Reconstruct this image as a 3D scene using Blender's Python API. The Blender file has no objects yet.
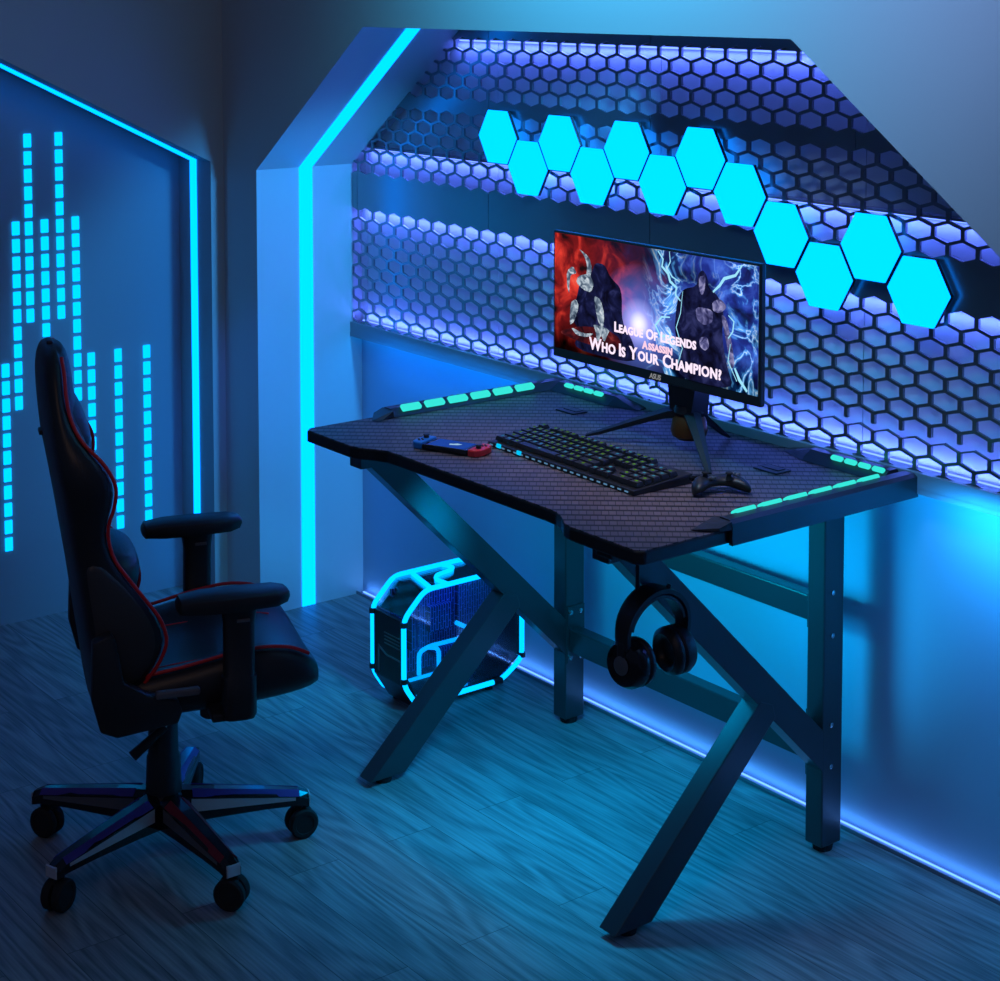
import bpy, bmesh, math, random
from mathutils import Vector, Matrix
random.seed(7)
SC = bpy.context.scene
COL = SC.collection
pi = math.pi

# ------------------------------------------------------------------ helpers
def new_mesh(name, bm, mats):
    me = bpy.data.meshes.new(name)
    bm.to_mesh(me); bm.free()
    for m in (mats if isinstance(mats, (list, tuple)) else [mats]):
        me.materials.append(m)
    return me

def smooth(me, ang=35):
    for p in me.polygons: p.use_smooth = True
    try:
        me.set_sharp_from_angle(angle=math.radians(ang))
    except Exception:
        pass

def obj(name, bm, mats, parent=None, sm=None):
    """link bm (given in the thing's own coordinates) as one mesh object"""
    me = new_mesh(name, bm, mats)
    if sm: smooth(me, sm)
    o = bpy.data.objects.new(name, me); COL.objects.link(o)
    if parent: o.parent = parent
    return o

def wobj(name, bm, mats, root, sm=None, parent=None):
    """bm given in world coordinates, stored under root (or under a part of root)"""
    bm.transform(Matrix.Rotation(-root.rotation_euler.z, 4, 'Z') @ Matrix.Translation(-root.location))
    return obj(name, bm, mats, parent or root, sm)

def tag(o, label, cat, group=None):
    o['label'] = label; o['category'] = cat; o['kind'] = 'thing'
    if group: o['group'] = group
    return o

def thing(name, label, cat, loc=(0, 0, 0), rz=0.0, group=None):
    o = bpy.data.objects.new(name, None); COL.objects.link(o)
    o.empty_display_size = .1
    o.location = Vector(loc); o.rotation_euler = (0, 0, rz)
    return tag(o, label, cat, group)

def struct(name, bm, mats, sm=None):
    o = obj(name, bm, mats, None, sm); o['kind'] = 'structure'
    return o

def B(): return bmesh.new()

def box(bm, x0, x1, y0, y1, z0, z1, bev=0.0, M=None, seg=2, mi=0):
    r = bmesh.ops.create_cube(bm, size=1.0)
    vs = r['verts']
    bmesh.ops.scale(bm, vec=(x1-x0, y1-y0, z1-z0), verts=vs)
    bmesh.ops.translate(bm, vec=((x0+x1)/2, (y0+y1)/2, (z0+z1)/2), verts=vs)
    fs = set(f for v in vs for f in v.link_faces)
    if bev > 0:
        es = list(set(e for v in vs for e in v.link_edges))
        rr = bmesh.ops.bevel(bm, geom=es, offset=bev, segments=seg, profile=.5, affect='EDGES')
        fs = set(rr['faces']) | set(f for f in fs if f.is_valid)
        vs = list(set(v for f in fs for v in f.verts))
    for f in fs:
        if f.is_valid: f.material_index = mi
    if M is not None: bmesh.ops.transform(bm, matrix=M, verts=vs)
    return vs

def prism(bm, pts, axis, a0, a1, bev=0.0, mi=0, seg=2):
    """extrude polygon pts (2D) along axis; pts are (y,z) for x, (x,z) for y, (x,y) for z"""
    def p3(p, a):
        return {'x': (a, p[0], p[1]), 'y': (p[0], a, p[1]), 'z': (p[0], p[1], a)}[axis]
    n = len(pts)
    v0 = [bm.verts.new(p3(p, a0)) for p in pts]
    v1 = [bm.verts.new(p3(p, a1)) for p in pts]
    fs = [bm.faces.new(v0), bm.faces.new(v1)]
    for i in range(n):
        fs.append(bm.faces.new((v0[i], v0[(i+1) % n], v1[(i+1) % n], v1[i])))
    bmesh.ops.recalc_face_normals(bm, faces=fs)
    if bev > 0:
        es = list(set(e for f in fs for e in f.edges))
        rr = bmesh.ops.bevel(bm, geom=es, offset=bev, segments=seg, profile=.5, affect='EDGES', clamp_overlap=True)
        fs = set(rr['faces']) | set(f for f in fs if f.is_valid)
    vs = set()
    for f in fs:
        f.material_index = mi
        vs.update(f.verts)
    return list(vs)

def cyl(bm, p0, p1, r0, r1=None, n=20, mi=0, caps=True):
    r1 = r0 if r1 is None else r1
    p0, p1 = Vector(p0), Vector(p1)
    d = (p1-p0); L = d.length; d.normalize()
    q = d.to_track_quat('Z', 'Y').to_matrix().to_4x4()
    r = bmesh.ops.create_cone(bm, cap_ends=caps, segments=n, radius1=r0, radius2=r1, depth=L)
    bmesh.ops.transform(bm, matrix=Matrix.Translation((p0+p1)/2) @ q, verts=r['verts'])
    for v in r['verts']:
        for f in v.link_faces: f.material_index = mi
    return r['verts']

def lathe(bm, prof, c, axis=(0, 0, 1), n=28, mi=0):
    """prof: list of (radius, height along axis)"""
    q = Vector(axis).normalized().to_track_quat('Z', 'Y').to_matrix()
    c = Vector(c); rings = []
    for r, h in prof:
        rings.append([bm.verts.new(c + q @ Vector((max(r, 1e-4)*math.cos(2*pi*k/n), max(r, 1e-4)*math.sin(2*pi*k/n), h))) for k in range(n)])
    fs = []
    for a, b in zip(rings, rings[1:]):
        for k in range(n):
            fs.append(bm.faces.new((a[k], a[(k+1) % n], b[(k+1) % n], b[k])))
    fs.append(bm.faces.new(rings[0])); fs.append(bm.faces.new(rings[-1]))
    bmesh.ops.recalc_face_normals(bm, faces=fs)
    for f in fs: f.material_index = mi

def tube(bm, pts, r, n=8, closed=False, mi=0):
    """tube through points; r may be a list"""
    pts = [Vector(p) for p in pts]; N = len(pts)
    rs = r if isinstance(r, (list, tuple)) else [r]*N
    up = None; rings = []
    for i, p in enumerate(pts):
        if closed: t = pts[(i+1) % N]-pts[i-1]
        else: t = pts[min(i+1, N-1)]-pts[max(i-1, 0)]
        t.normalize()
        if up is None:
            a = Vector((0, 0, 1)) if abs(t.z) < .9 else Vector((1, 0, 0))
            up = (a - t*a.dot(t)).normalized()
        else:
            up = (up - t*up.dot(t)).normalized()
        s = t.cross(up)
        rings.append([bm.verts.new(p + (up*math.cos(2*pi*k/n)+s*math.sin(2*pi*k/n))*rs[i]) for k in range(n)])
    fs = []
    rng = range(N) if closed else range(N-1)
    for i in rng:
        a, b = rings[i], rings[(i+1) % N]
        off = 0
        if closed and i == N-1:   # best match of the seam
            off = min(range(n), key=lambda o: (a[0].co-b[o].co).length)
        for k in range(n):
            fs.append(bm.faces.new((a[k], a[(k+1) % n], b[(k+1+off) % n], b[(k+off) % n])))
    if not closed:
        fs.append(bm.faces.new(rings[0])); fs.append(bm.faces.new(rings[-1]))
    bmesh.ops.recalc_face_normals(bm, faces=fs)
    for f in fs: f.material_index = mi

def fillet(pts, r, n=5, closed=False):
    """round the corners of a 3D polyline"""
    pts = [Vector(p) for p in pts]; out = []; N = len(pts)
    for i, p in enumerate(pts):
        if not closed and i in (0, N-1): out.append(p); continue
        a, b = pts[i-1]-p, pts[(i+1) % N]-p
        rr = min(r, a.length*.45, b.length*.45)
        A, C = p+a.normalized()*rr, p+b.normalized()*rr
        for k in range(n+1):
            t = k/n
            out.append(A*(1-t)**2 + p*2*t*(1-t) + C*t*t)
    return out

def loft(bm, rings, cap=True, closed=True, mi=0):
    R = [[bm.verts.new(Vector(p)) for p in ring] for ring in rings]
    fs = []
    n = len(R[0])
    for a, b in zip(R, R[1:]):
        for k in range(n if closed else n-1):
            fs.append(bm.faces.new((a[k], a[(k+1) % n], b[(k+1) % n], b[k])))
    if cap:
        fs.append(bm.faces.new(R[0])); fs.append(bm.faces.new(R[-1]))
    bmesh.ops.recalc_face_normals(bm, faces=fs)
    for f in fs: f.material_index = mi

def subdivided(bm, lv=1):
    """Catmull-Clark the bmesh in place"""
    me = bpy.data.meshes.new('tmp'); bm.to_mesh(me); bm.free()
    o = bpy.data.objects.new('tmp', me); COL.objects.link(o)
    m = o.modifiers.new('s', 'SUBSURF'); m.levels = lv; m.render_levels = lv
    dg = bpy.context.evaluated_depsgraph_get()
    me2 = bpy.data.meshes.new_from_object(o.evaluated_get(dg))
    nb = bmesh.new(); nb.from_mesh(me2)
    bpy.data.objects.remove(o); bpy.data.meshes.remove(me); bpy.data.meshes.remove(me2)
    return nb

def text_bm(s, size, depth=.0004, align='CENTER', shear=0.0, bold=.0, spacing=1.0):
    cu = bpy.data.curves.new('tmp_text', 'FONT'); cu.body = s; cu.size = size
    cu.align_x = align; cu.extrude = depth; cu.shear = shear; cu.offset = bold; cu.space_character = spacing
    cu.resolution_u = 3
    o = bpy.data.objects.new('tmp_text', cu); COL.objects.link(o)
    dg = bpy.context.evaluated_depsgraph_get()
    me = bpy.data.meshes.new_from_object(o.evaluated_get(dg))
    bm = bmesh.new(); bm.from_mesh(me)
    for f in bm.faces: f.material_index = 0
    bpy.data.objects.remove(o); bpy.data.curves.remove(cu); bpy.data.meshes.remove(me)
    return bm

def caps_text(words, big, small, **k):
    """small-caps line: first letter of each word bigger; centred on x=0, baseline z=0, facing -y"""
    bms = []; x = 0
    for w in words:
        for j, ch in enumerate((w[0], w[1:])):
            if not ch: continue
            b = text_bm(ch, big if j == 0 else small, align='LEFT', spacing=1.07, **k)
            xs = [v.co.x for v in b.verts]
            bmesh.ops.translate(b, vec=(x-min(xs), 0, 0), verts=b.verts)
            x += max(xs)-min(xs) + small*(.05 if j == 0 else .13)
            bms.append(b)
        x += small*.28
    out = B()
    for b in bms:
        me = bpy.data.meshes.new('t'); b.to_mesh(me); b.free(); out.from_mesh(me); bpy.data.meshes.remove(me)
    bmesh.ops.translate(out, vec=(-x/2, 0, 0), verts=out.verts)
    bmesh.ops.rotate(out, cent=(0, 0, 0), matrix=Matrix.Rotation(pi/2, 3, 'X'), verts=out.verts)
    return out

# ------------------------------------------------------------------ materials
def lin(c):
    f = lambda u: u/12.92 if u <= .04045 else ((u+.055)/1.055)**2.4
    return tuple(f(v/255.0) for v in c)

def mat(name, col, rough=.5, metal=0.0, spec=.5, coat=0.0, alpha=1.0, bump=None):
    m = bpy.data.materials.new(name); m.use_nodes = True
    nt = m.node_tree; b = nt.nodes['Principled BSDF']
    b.inputs['Base Color'].default_value = (*col, 1)
    b.inputs['Roughness'].default_value = rough
    b.inputs['Metallic'].default_value = metal
    b.inputs['Specular IOR Level'].default_value = spec
    b.inputs['Coat Weight'].default_value = coat
    if bump:
        sc, st, dist = bump
        tc = nt.nodes.new('ShaderNodeTexCoord'); n = nt.nodes.new('ShaderNodeTexNoise')
        n.inputs['Scale'].default_value = sc; n.inputs['Detail'].default_value = 4
        bp = nt.nodes.new('ShaderNodeBump'); bp.inputs['Strength'].default_value = st; bp.inputs['Distance'].default_value = dist
        nt.links.new(tc.outputs['Object'], n.inputs['Vector'])
        nt.links.new(n.outputs['Fac'], bp.inputs['Height'])
        nt.links.new(bp.outputs['Normal'], b.inputs['Normal'])
    return m

def emit(name, col, strength):
    m = bpy.data.materials.new(name); m.use_nodes = True
    nt = m.node_tree; nt.nodes.clear()
    e = nt.nodes.new('ShaderNodeEmission'); o = nt.nodes.new('ShaderNodeOutputMaterial')
    e.inputs['Color'].default_value = (*col, 1); e.inputs['Strength'].default_value = strength
    nt.links.new(e.outputs[0], o.inputs[0])
    return m

WALL = mat('wall_paint', (.50, .52, .55), .65, bump=(260, .06, .002))
JAMB = mat('jamb_paint', (.62, .64, .68), .45)
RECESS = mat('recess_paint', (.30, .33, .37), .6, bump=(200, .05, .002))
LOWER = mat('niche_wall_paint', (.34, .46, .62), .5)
PLATE = mat('black_panel', (.30, .31, .34), .30, metal=.9)
BACKING = mat('backing_board', (.72, .74, .76), .6)
SHELF = mat('ledge_metal', (.25, .28, .33), .4)
TRIM = mat('trim_metal', (.30, .32, .38), .3, metal=.4)
BLACKM = mat('black_powder_coat', (.030, .031, .037), .32, spec=.8, bump=(900, .05, .0005))
BARM = mat('bar_plastic', (.022, .024, .03), .4)
BLACKP = mat('black_plastic', (.016, .016, .018), .42)
BLACKG = mat('black_gloss', (.010, .010, .012), .16)
RUBBER = mat('rubber', (.012, .012, .012), .8)
CHROME = mat('chrome_screw', (.6, .6, .62), .25, metal=1)
LEATHER = mat('black_leather', (.016, .016, .018), .40, spec=.5, bump=(320, .18, .0015))
LEATHERG = mat('charcoal_leather', (.042, .040, .040), .45, bump=(320, .18, .0015))
PIPING = mat('red_piping', (.75, .012, .02), .45)
REDLOGO = mat('red_embroidery', (.42, .015, .03), .6)
SILVER = mat('brushed_alloy', (.62, .62, .64), .35, metal=.35)
PURPLE = mat('anodised_violet', (.09, .05, .30), .4, metal=.3)
STARRED = mat('red_anodised', (.26, .015, .03), .4, metal=.3)
GREY = mat('grey_trim', (.12, .12, .13), .4)
ORANGE = mat('copper_ring', (.20, .055, .015), .35, metal=.5)
PCB = None

CY = (0, .29, 1.0)
LED = emit('cyan_led', (0, .22, 1.0), 3.9)
LAMP = emit('cyan_lamp_diffuser', (0, .225, 1.0), 3.7)
EQ = emit('cyan_eq_led', (0, .36, 1.0), 2.25)
DESKLED = emit('turquoise_desk_led', (.03, .62, .55), 1.32)
TUBE = emit('cyan_tube', (0, .36, 1.0), 2.3)
BLUELED = emit('violet_blue_led', (.11, .20, 1.0), 3.2)
BASELED = emit('base_blue_led', (.10, .26, 1.0), 3)
LEDGELED = emit('ledge_cyan_led', (.0, .34, 1.0), 3)

# planks along x
def floor_mat():
    m = bpy.data.materials.new('wood_planks'); m.use_nodes = True
    nt = m.node_tree; N = nt.nodes; L = nt.links
    b = N['Principled BSDF']
    tc = N.new('ShaderNodeTexCoord')
    mp = N.new('ShaderNodeMapping'); mp.inputs['Location'].default_value = (.31, .0, 0)
    br = N.new('ShaderNodeTexBrick')
    br.offset = .37; br.offset_frequency = 2
    br.inputs['Color1'].default_value = (.0, .0, .0, 1); br.inputs['Color2'].default_value = (1, 1, 1, 1)
    br.inputs['Mortar'].default_value = (.5, .5, .5, 1)
    br.inputs['Scale'].default_value = 1.0
    br.inputs['Brick Width'].default_value = 1.1; br.inputs['Row Height'].default_value = .115
    br.inputs['Mortar Size'].default_value = .0008; br.inputs['Mortar Smooth'].default_value = .3
    L.new(tc.outputs['Object'], mp.inputs['Vector']); L.new(mp.outputs[0], br.inputs['Vector'])
    # per-plank offset of the grain
    sep = N.new('ShaderNodeSeparateXYZ'); L.new(mp.outputs[0], sep.inputs[0])
    com = N.new('ShaderNodeCombineXYZ')
    mul = N.new('ShaderNodeMath'); mul.operation = 'MULTIPLY'; mul.inputs[1].default_value = 37.0
    L.new(br.outputs['Color'], mul.inputs[0])
    sx = N.new('ShaderNodeMath'); sx.operation = 'MULTIPLY_ADD'; sx.inputs[1].default_value = 1.15
    L.new(sep.outputs[0], sx.inputs[0]); L.new(mul.outputs[0], sx.inputs[2])
    sy = N.new('ShaderNodeMath'); sy.operation = 'MULTIPLY'; sy.inputs[1].default_value = 9.0
    L.new(sep.outputs[1], sy.inputs[0])
    L.new(sx.outputs[0], com.inputs[0]); L.new(sy.outputs[0], com.inputs[1]); L.new(mul.outputs[0], com.inputs[2])
    n1 = N.new('ShaderNodeTexNoise'); n1.inputs['Scale'].default_value = 1.0; n1.inputs['Detail'].default_value = 1.5
    L.new(com.outputs[0], n1.inputs['Vector'])
    ring = N.new('ShaderNodeMath'); ring.operation = 'MULTIPLY'; ring.inputs[1].default_value = 70.0
    L.new(n1.outputs['Fac'], ring.inputs[0])
    sn = N.new('ShaderNodeMath'); sn.operation = 'SINE'; L.new(ring.outputs[0], sn.inputs[0])
    n2 = N.new('ShaderNodeTexNoise'); n2.inputs['Scale'].default_value = 30.0; n2.inputs['Detail'].default_value = 5
    mp2 = N.new('ShaderNodeMapping'); mp2.inputs['Scale'].default_value = (.25, 6, 1)
    L.new(mp.outputs[0], mp2.inputs['Vector']); L.new(mp2.outputs[0], n2.inputs['Vector'])
    mixv = N.new('ShaderNodeMath'); mixv.operation = 'MULTIPLY_ADD'; mixv.inputs[1].default_value = .16
    L.new(sn.outputs[0], mixv.inputs[0]); L.new(n2.outputs['Fac'], mixv.inputs[2])
    cr = N.new('ShaderNodeValToRGB')
    cr.color_ramp.elements[0].position = .2; cr.color_ramp.elements[0].color = (.15, .16, .165, 1)
    cr.color_ramp.elements[1].position = .8; cr.color_ramp.elements[1].color = (.36, .375, .38, 1)
    L.new(mixv.outputs[0], cr.inputs[0])
    tone = N.new('ShaderNodeMix'); tone.data_type = 'RGBA'; tone.blend_type = 'MULTIPLY'; tone.inputs[0].default_value = .16
    L.new(cr.outputs[0], tone.inputs[6]); L.new(br.outputs['Color'], tone.inputs[7])
    seam = N.new('ShaderNodeMix'); seam.data_type = 'RGBA'; seam.inputs[7].default_value = (.06, .06, .06, 1)
    L.new(br.outputs['Fac'], seam.inputs[0]); L.new(tone.outputs[2], seam.inputs[6])
    L.new(seam.outputs[2], b.inputs['Base Color'])
    b.inputs['Roughness'].default_value = .48; b.inputs['Specular IOR Level'].default_value = .35
    bp = N.new('ShaderNodeBump'); bp.inputs['Strength'].default_value = .25; bp.inputs['Distance'].default_value = .002
    L.new(mixv.outputs[0], bp.inputs['Height']); L.new(bp.outputs[0], b.inputs['Normal'])
    return m
FLOOR = floor_mat()

def carbon_mat():
    m = bpy.data.materials.new('carbon_weave'); m.use_nodes = True
    nt = m.node_tree; N = nt.nodes; L = nt.links; b = N['Principled BSDF']
    tc = N.new('ShaderNodeTexCoord'); mp = N.new('ShaderNodeMapping')
    mp0 = N.new('ShaderNodeMapping'); mp0.inputs['Rotation'].default_value = (0, 0, math.radians(-50)); mp.inputs['Scale'].default_value = (2.2, .3, 1)
    br = N.new('ShaderNodeTexBrick'); br.offset = .5
    br.inputs['Color1'].default_value = (.20, .140, .145, 1); br.inputs['Color2'].default_value = (.15, .105, .112, 1)
    br.inputs['Mortar'].default_value = (.012, .010, .014, 1)
    br.inputs['Scale'].default_value = 1; br.inputs['Brick Width'].default_value = .030; br.inputs['Row Height'].default_value = .0094
    br.inputs['Mortar Size'].default_value = .0021; br.inputs['Mortar Smooth'].default_value = .7
    L.new(tc.outputs['Object'], mp0.inputs['Vector']); L.new(mp0.outputs[0], mp.inputs['Vector']); L.new(mp.outputs[0], br.inputs['Vector'])
    L.new(br.outputs['Color'], b.inputs['Base Color'])
    b.inputs['Roughness'].default_value = .5; b.inputs['Specular IOR Level'].default_value = .3
    return m
CARBON = carbon_mat()

def pcb_mat():
    m = bpy.data.materials.new('circuit_board'); m.use_nodes = True
    nt = m.node_tree; N = nt.nodes; L = nt.links; b = N['Principled BSDF']
    tc = N.new('ShaderNodeTexCoord'); mp = N.new('ShaderNodeMapping'); mp.inputs['Rotation'].default_value = (0, pi/2, 0)
    L.new(tc.outputs['Object'], mp.inputs['Vector'])
    v = N.new('ShaderNodeTexVoronoi'); v.distance = 'CHEBYCHEV'; v.feature = 'DISTANCE_TO_EDGE'; v.inputs['Scale'].default_value = 60
    v = N.new('ShaderNodeTexVoronoi'); v.distance = 'MANHATTAN'; v.inputs['Scale'].default_value = 70
    L.new(mp.outputs[0], v.inputs['Vector'])
    br = N.new('ShaderNodeTexBrick'); br.inputs['Scale'].default_value = 1
    br.inputs['Brick Width'].default_value = .031; br.inputs['Row Height'].default_value = .0075; br.inputs['Mortar Size'].default_value = .0012
    br.inputs['Color1'].default_value = (.004, .012, .06, 1); br.inputs['Color2'].default_value = (.01, .03, .14, 1); br.inputs['Mortar'].default_value = (.14, .28, .75, 1)
    L.new(mp.outputs[0], br.inputs['Vector'])
    cr = N.new('ShaderNodeValToRGB'); cr.color_ramp.elements[0].position = .12; cr.color_ramp.elements[0].color = (.3, .45, .8, 1)
    cr.color_ramp.elements[1].position = .22; cr.color_ramp.elements[1].color = (.0, .0, .0, 1)
    L.new(v.outputs['Distance'], cr.inputs[0])
    ad = N.new('ShaderNodeMix'); ad.data_type = 'RGBA'; ad.blend_type = 'ADD'; ad.inputs[0].default_value = .6
    L.new(br.outputs['Color'], ad.inputs[6]); L.new(cr.outputs[0], ad.inputs[7])
    L.new(ad.outputs[2], b.inputs['Base Color']); b.inputs['Roughness'].default_value = .35
    return m
PCB = pcb_mat()

def glass_mat():
    m = bpy.data.materials.new('tinted_glass'); m.use_nodes = True
    nt = m.node_tree; N = nt.nodes; L = nt.links; N.clear()
    o = N.new('ShaderNodeOutputMaterial'); mx = N.new('ShaderNodeMixShader'); t = N.new('ShaderNodeBsdfTransparent'); g = N.new('ShaderNodeBsdfGlossy')
    t.inputs[0].default_value = (.80, .86, .95, 1); g.inputs['Roughness'].default_value = .06
    fr = N.new('ShaderNodeFresnel'); fr.inputs[0].default_value = 1.5
    L.new(fr.outputs[0], mx.inputs[0]); L.new(t.outputs[0], mx.inputs[1]); L.new(g.outputs[0], mx.inputs[2]); L.new(mx.outputs[0], o.inputs[0])
    return m
GLASS = glass_mat()

# screen picture: red smoke on the left, blue storm on the right, a flare low in the middle
def screen_mat():
    m = bpy.data.materials.new('screen_picture'); m.use_nodes = True
    nt = m.node_tree; N = nt.nodes; L = nt.links; N.clear()
    out = N.new('ShaderNodeOutputMaterial'); em = N.new('ShaderNodeEmission')
    tc = N.new('ShaderNodeTexCoord')
    sp = N.new('ShaderNodeSeparateXYZ'); L.new(tc.outputs['Generated'], sp.inputs[0])
    X, Z = sp.outputs[0], sp.outputs[2]
    def mth(op, a, b=None, c=None):
        n = N.new('ShaderNodeMath'); n.operation = op
        for i, v in enumerate((a, b, c)):
            if v is None: continue
            if isinstance(v, (int, float)): n.inputs[i].default_value = v
            else: L.new(v, n.inputs[i])
        return n.outputs[0]
    def ramp(f, els):
        n = N.new('ShaderNodeValToRGB'); r = n.color_ramp
        while len(r.elements) < len(els): r.elements.new(.5)
        for e, (p, c) in zip(r.elements, els): e.position = p; e.color = (*c, 1)
        L.new(f, n.inputs[0]); return n.outputs[0]
    def noise(sc, det=6, dis=0.0, off=0.0):
        mp = N.new('ShaderNodeMapping'); mp.inputs['Location'].default_value = (off, 0, 0); mp.inputs['Scale'].default_value = (2.25, 1, 1)
        L.new(tc.outputs['Generated'], mp.inputs[0])
        n = N.new('ShaderNodeTexNoise'); n.inputs['Scale'].default_value = sc; n.inputs['Detail'].default_value = det; n.inputs['Distortion'].default_value = dis
        L.new(mp.outputs[0], n.inputs['Vector']); return n.outputs['Fac']
    def mix(a, b, f, mode='MIX'):
        n = N.new('ShaderNodeMix'); n.data_type = 'RGBA'; n.blend_type = mode
        if isinstance(f, (int, float)): n.inputs[0].default_value = f
        else: L.new(f, n.inputs[0])
        for i, v in ((6, a), (7, b)):
            if isinstance(v, tuple): n.inputs[i].default_value = (*v, 1)
            else: L.new(v, n.inputs[i])
        return n.outputs[2]
    red = ramp(noise(4.5, 7, .6), [(.36, (.012, .004, .006)), (.50, (.22, .010, .012)), (.62, (.75, .045, .03)), (.75, (.95, .16, .10))])
    blue = ramp(noise(4.0, 7, .8, 5.0), [(.36, (.006, .008, .05)), (.52, (.015, .03, .26)), (.66, (.05, .12, .62)), (.8, (.2, .4, .95))])
    sm = ramp(mth('ADD', X, mth('MULTIPLY', mth('SUBTRACT', noise(3, 3), .5), .35)), [(.40, (0, 0, 0)), (.60, (1, 1, 1))])
    base = mix(red, blue, sm)
    # dark lower band and dark centre
    cd = mth('POWER', mth('ADD', mth('MULTIPLY', mth('ABSOLUTE', mth('SUBTRACT', X, .46)), 3.2), .08), 1.1)
    cd = mth('MINIMUM', cd, 1.0)
    base = mix((.006, .008, .03), base, cd)
    low = ramp(mth('ADD', Z, mth('MULTIPLY', noise(5, 3), .2)), [(.14, (.05, .05, .05)), (.48, (1, 1, 1))])
    base = mix(base, low, 1.0, 'MULTIPLY')
    # flare
    dx = mth('MULTIPLY', mth('SUBTRACT', X, .445), 2.25); dz = mth('SUBTRACT', Z, .36)
    r = mth('SQRT', mth('ADD', mth('MULTIPLY', dx, dx), mth('MULTIPLY', dz, dz)))
    fl = ramp(r, [(0, (1, 1, 1)), (.05, (.80, .82, 1)), (.11, (.32, .38, .95)), (.22, (.06, .10, .40)), (.50, (0, 0, 0))])
    base = mix(base, fl, 1.0, 'ADD')
    # lightning veins on the blue side
    w = mth('ABSOLUTE', mth('SUBTRACT', noise(3.2, 4, 1.4, 9.0), .5))
    vein = ramp(w, [(0, (.75, .95, 1)), (.012, (.10, .42, .9)), (.05, (0, .02, .08)), (.10, (0, 0, 0))])
    vm = mth('MULTIPLY', sm, ramp(mth('ABSOLUTE', mth('SUBTRACT', X, .76)), [(.10, (.15, .15, .15)), (.16, (1, 1, 1)), (.30, (0, 0, 0))]))
    n = N.new('ShaderNodeMix'); n.data_type = 'RGBA'; n.blend_type = 'ADD'
    L.new(vm, n.inputs[0]); L.new(base, n.inputs[6]); L.new(vein, n.inputs[7])
    L.new(n.outputs[2], em.inputs[0]); em.inputs[1].default_value = 1.05
    L.new(em.outputs[0], out.inputs[0])
    return m
SCREEN = screen_mat()
TXT = emit('screen_text_glow', (.95, .78, .95), 1.1)
TXTP = emit('screen_text_pink', (.95, .62, .78), 1.05)
def emit_tex(name, stops, scale):
    m = bpy.data.materials.new(name); m.use_nodes = True
    nt = m.node_tree; N = nt.nodes; L = nt.links; N.clear()
    o = N.new('ShaderNodeOutputMaterial'); e = N.new('ShaderNodeEmission'); r = N.new('ShaderNodeValToRGB'); n = N.new('ShaderNodeTexNoise'); tc = N.new('ShaderNodeTexCoord')
    n.inputs['Scale'].default_value = scale; n.inputs['Detail'].default_value = 5; n.inputs['Distortion'].default_value = 1.2
    while len(r.color_ramp.elements) < len(stops): r.color_ramp.elements.new(.5)
    for el, (p, c) in zip(r.color_ramp.elements, stops): el.position = p; el.color = (*c, 1)
    L.new(tc.outputs['Object'], n.inputs['Vector']); L.new(n.outputs['Fac'], r.inputs[0]); L.new(r.outputs[0], e.inputs[0]); L.new(e.outputs[0], o.inputs[0])
    return m
SHARD = emit_tex('screen_silver', [(.30, (.02, .03, .06)), (.46, (.12, .17, .24)), (.58, (.42, .50, .58)), (.72, (.75, .80, .85))], 55)
SHARDD = emit_tex('screen_dark_red', [(.35, (.015, .004, .008)), (.55, (.08, .008, .012)), (.7, (.22, .03, .03))], 30)
DARKS = emit_tex('screen_navy', [(.35, (.003, .003, .012)), (.55, (.008, .010, .05)), (.70, (.03, .035, .13))], 28)
PALE = emit_tex('screen_pale_violet', [(.32, (.02, .02, .08)), (.5, (.10, .10, .26)), (.68, (.38, .36, .62))], 45)
BOLT = emit('screen_bolt', (.35, .80, 1.0), 1.0)
KEYG = emit('key_legend_green', (.12, .34, .02), .8)
KEYB = emit('key_legend_blue', (.06, .30, .45), .8)
KEYC = emit('key_edge_light', (.0, .55, .95), 1.0)
CONSCR = emit('console_screen', (.015, .07, .42), .85)
CONWHITE = emit('console_pale_blue', (.35, .6, .8), .9)  # pale shape on the console screen
JOYB = mat('blue_grip', (.02, .20, .60), .4)
JOYR = mat('red_grip', (.75, .03, .04), .4)

# ------------------------------------------------------------------ room shell
JX = .183                   # inner face of the niche's left jamb
RXR = 3.10                  # inner face of the right jamb
ZC, ZT = 1.238, 1.634       # where the slants start / flat top of the opening
SLL, SLR = .711, 2.135      # ends of the flat top
YP = .305                   # front of the perforated panels
YB = .338                   # backing board / lower niche wall
bm = B()
box(bm, -.40, 6.0, -3.6, .50, -.05, 0)
struct('floor', bm, FLOOR)

# back wall with the eight-sided niche opening: front face, reveals
SRX, SRZ = 2.135 + (ZT-ZC)*1.345, ZC
RXR = SRX
bm = B()
outer = [(0, 0), (0, 3.0), (6.0, 3.0), (6.0, 0)]
op = [(JX, 0), (JX, ZC), (SLL, ZT), (SLR, ZT), (SRX, SRZ), (SRX, 0)]
def V(x, y, z): return bm.verts.new((x, y, z))
f_out = [V(0, 0, 0), V(0, 0, ZC), V(0, 0, 3.0), V(SLL, 0, 3.0), V(SLR, 0, 3.0), V(6, 0, 3.0), V(6, 0, ZC), V(6, 0, 0)]
f_in = [V(x, 0, z) for x, z in op]
for q in ((f_out[0], f_out[1], f_in[1], f_in[0]), (f_out[1], f_out[2], f_out[3], f_in[2], f_in[1]),
          (f_out[3], f_out[4], f_in[3], f_in[2]), (f_out[4], f_out[5], f_out[6], f_in[4], f_in[3]), (f_out[6], f_out[7], f_in[5], f_in[4])):
    bm.faces.new(q).material_index = 0
b_in = [V(x, .46, z) for x, z in op]
for i in range(5):
    bm.faces.new((f_in[i], f_in[i+1], b_in[i+1], b_in[i])).material_index = 1
b_out = [V(v.co.x, .46, v.co.z) for v in f_out]
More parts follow.
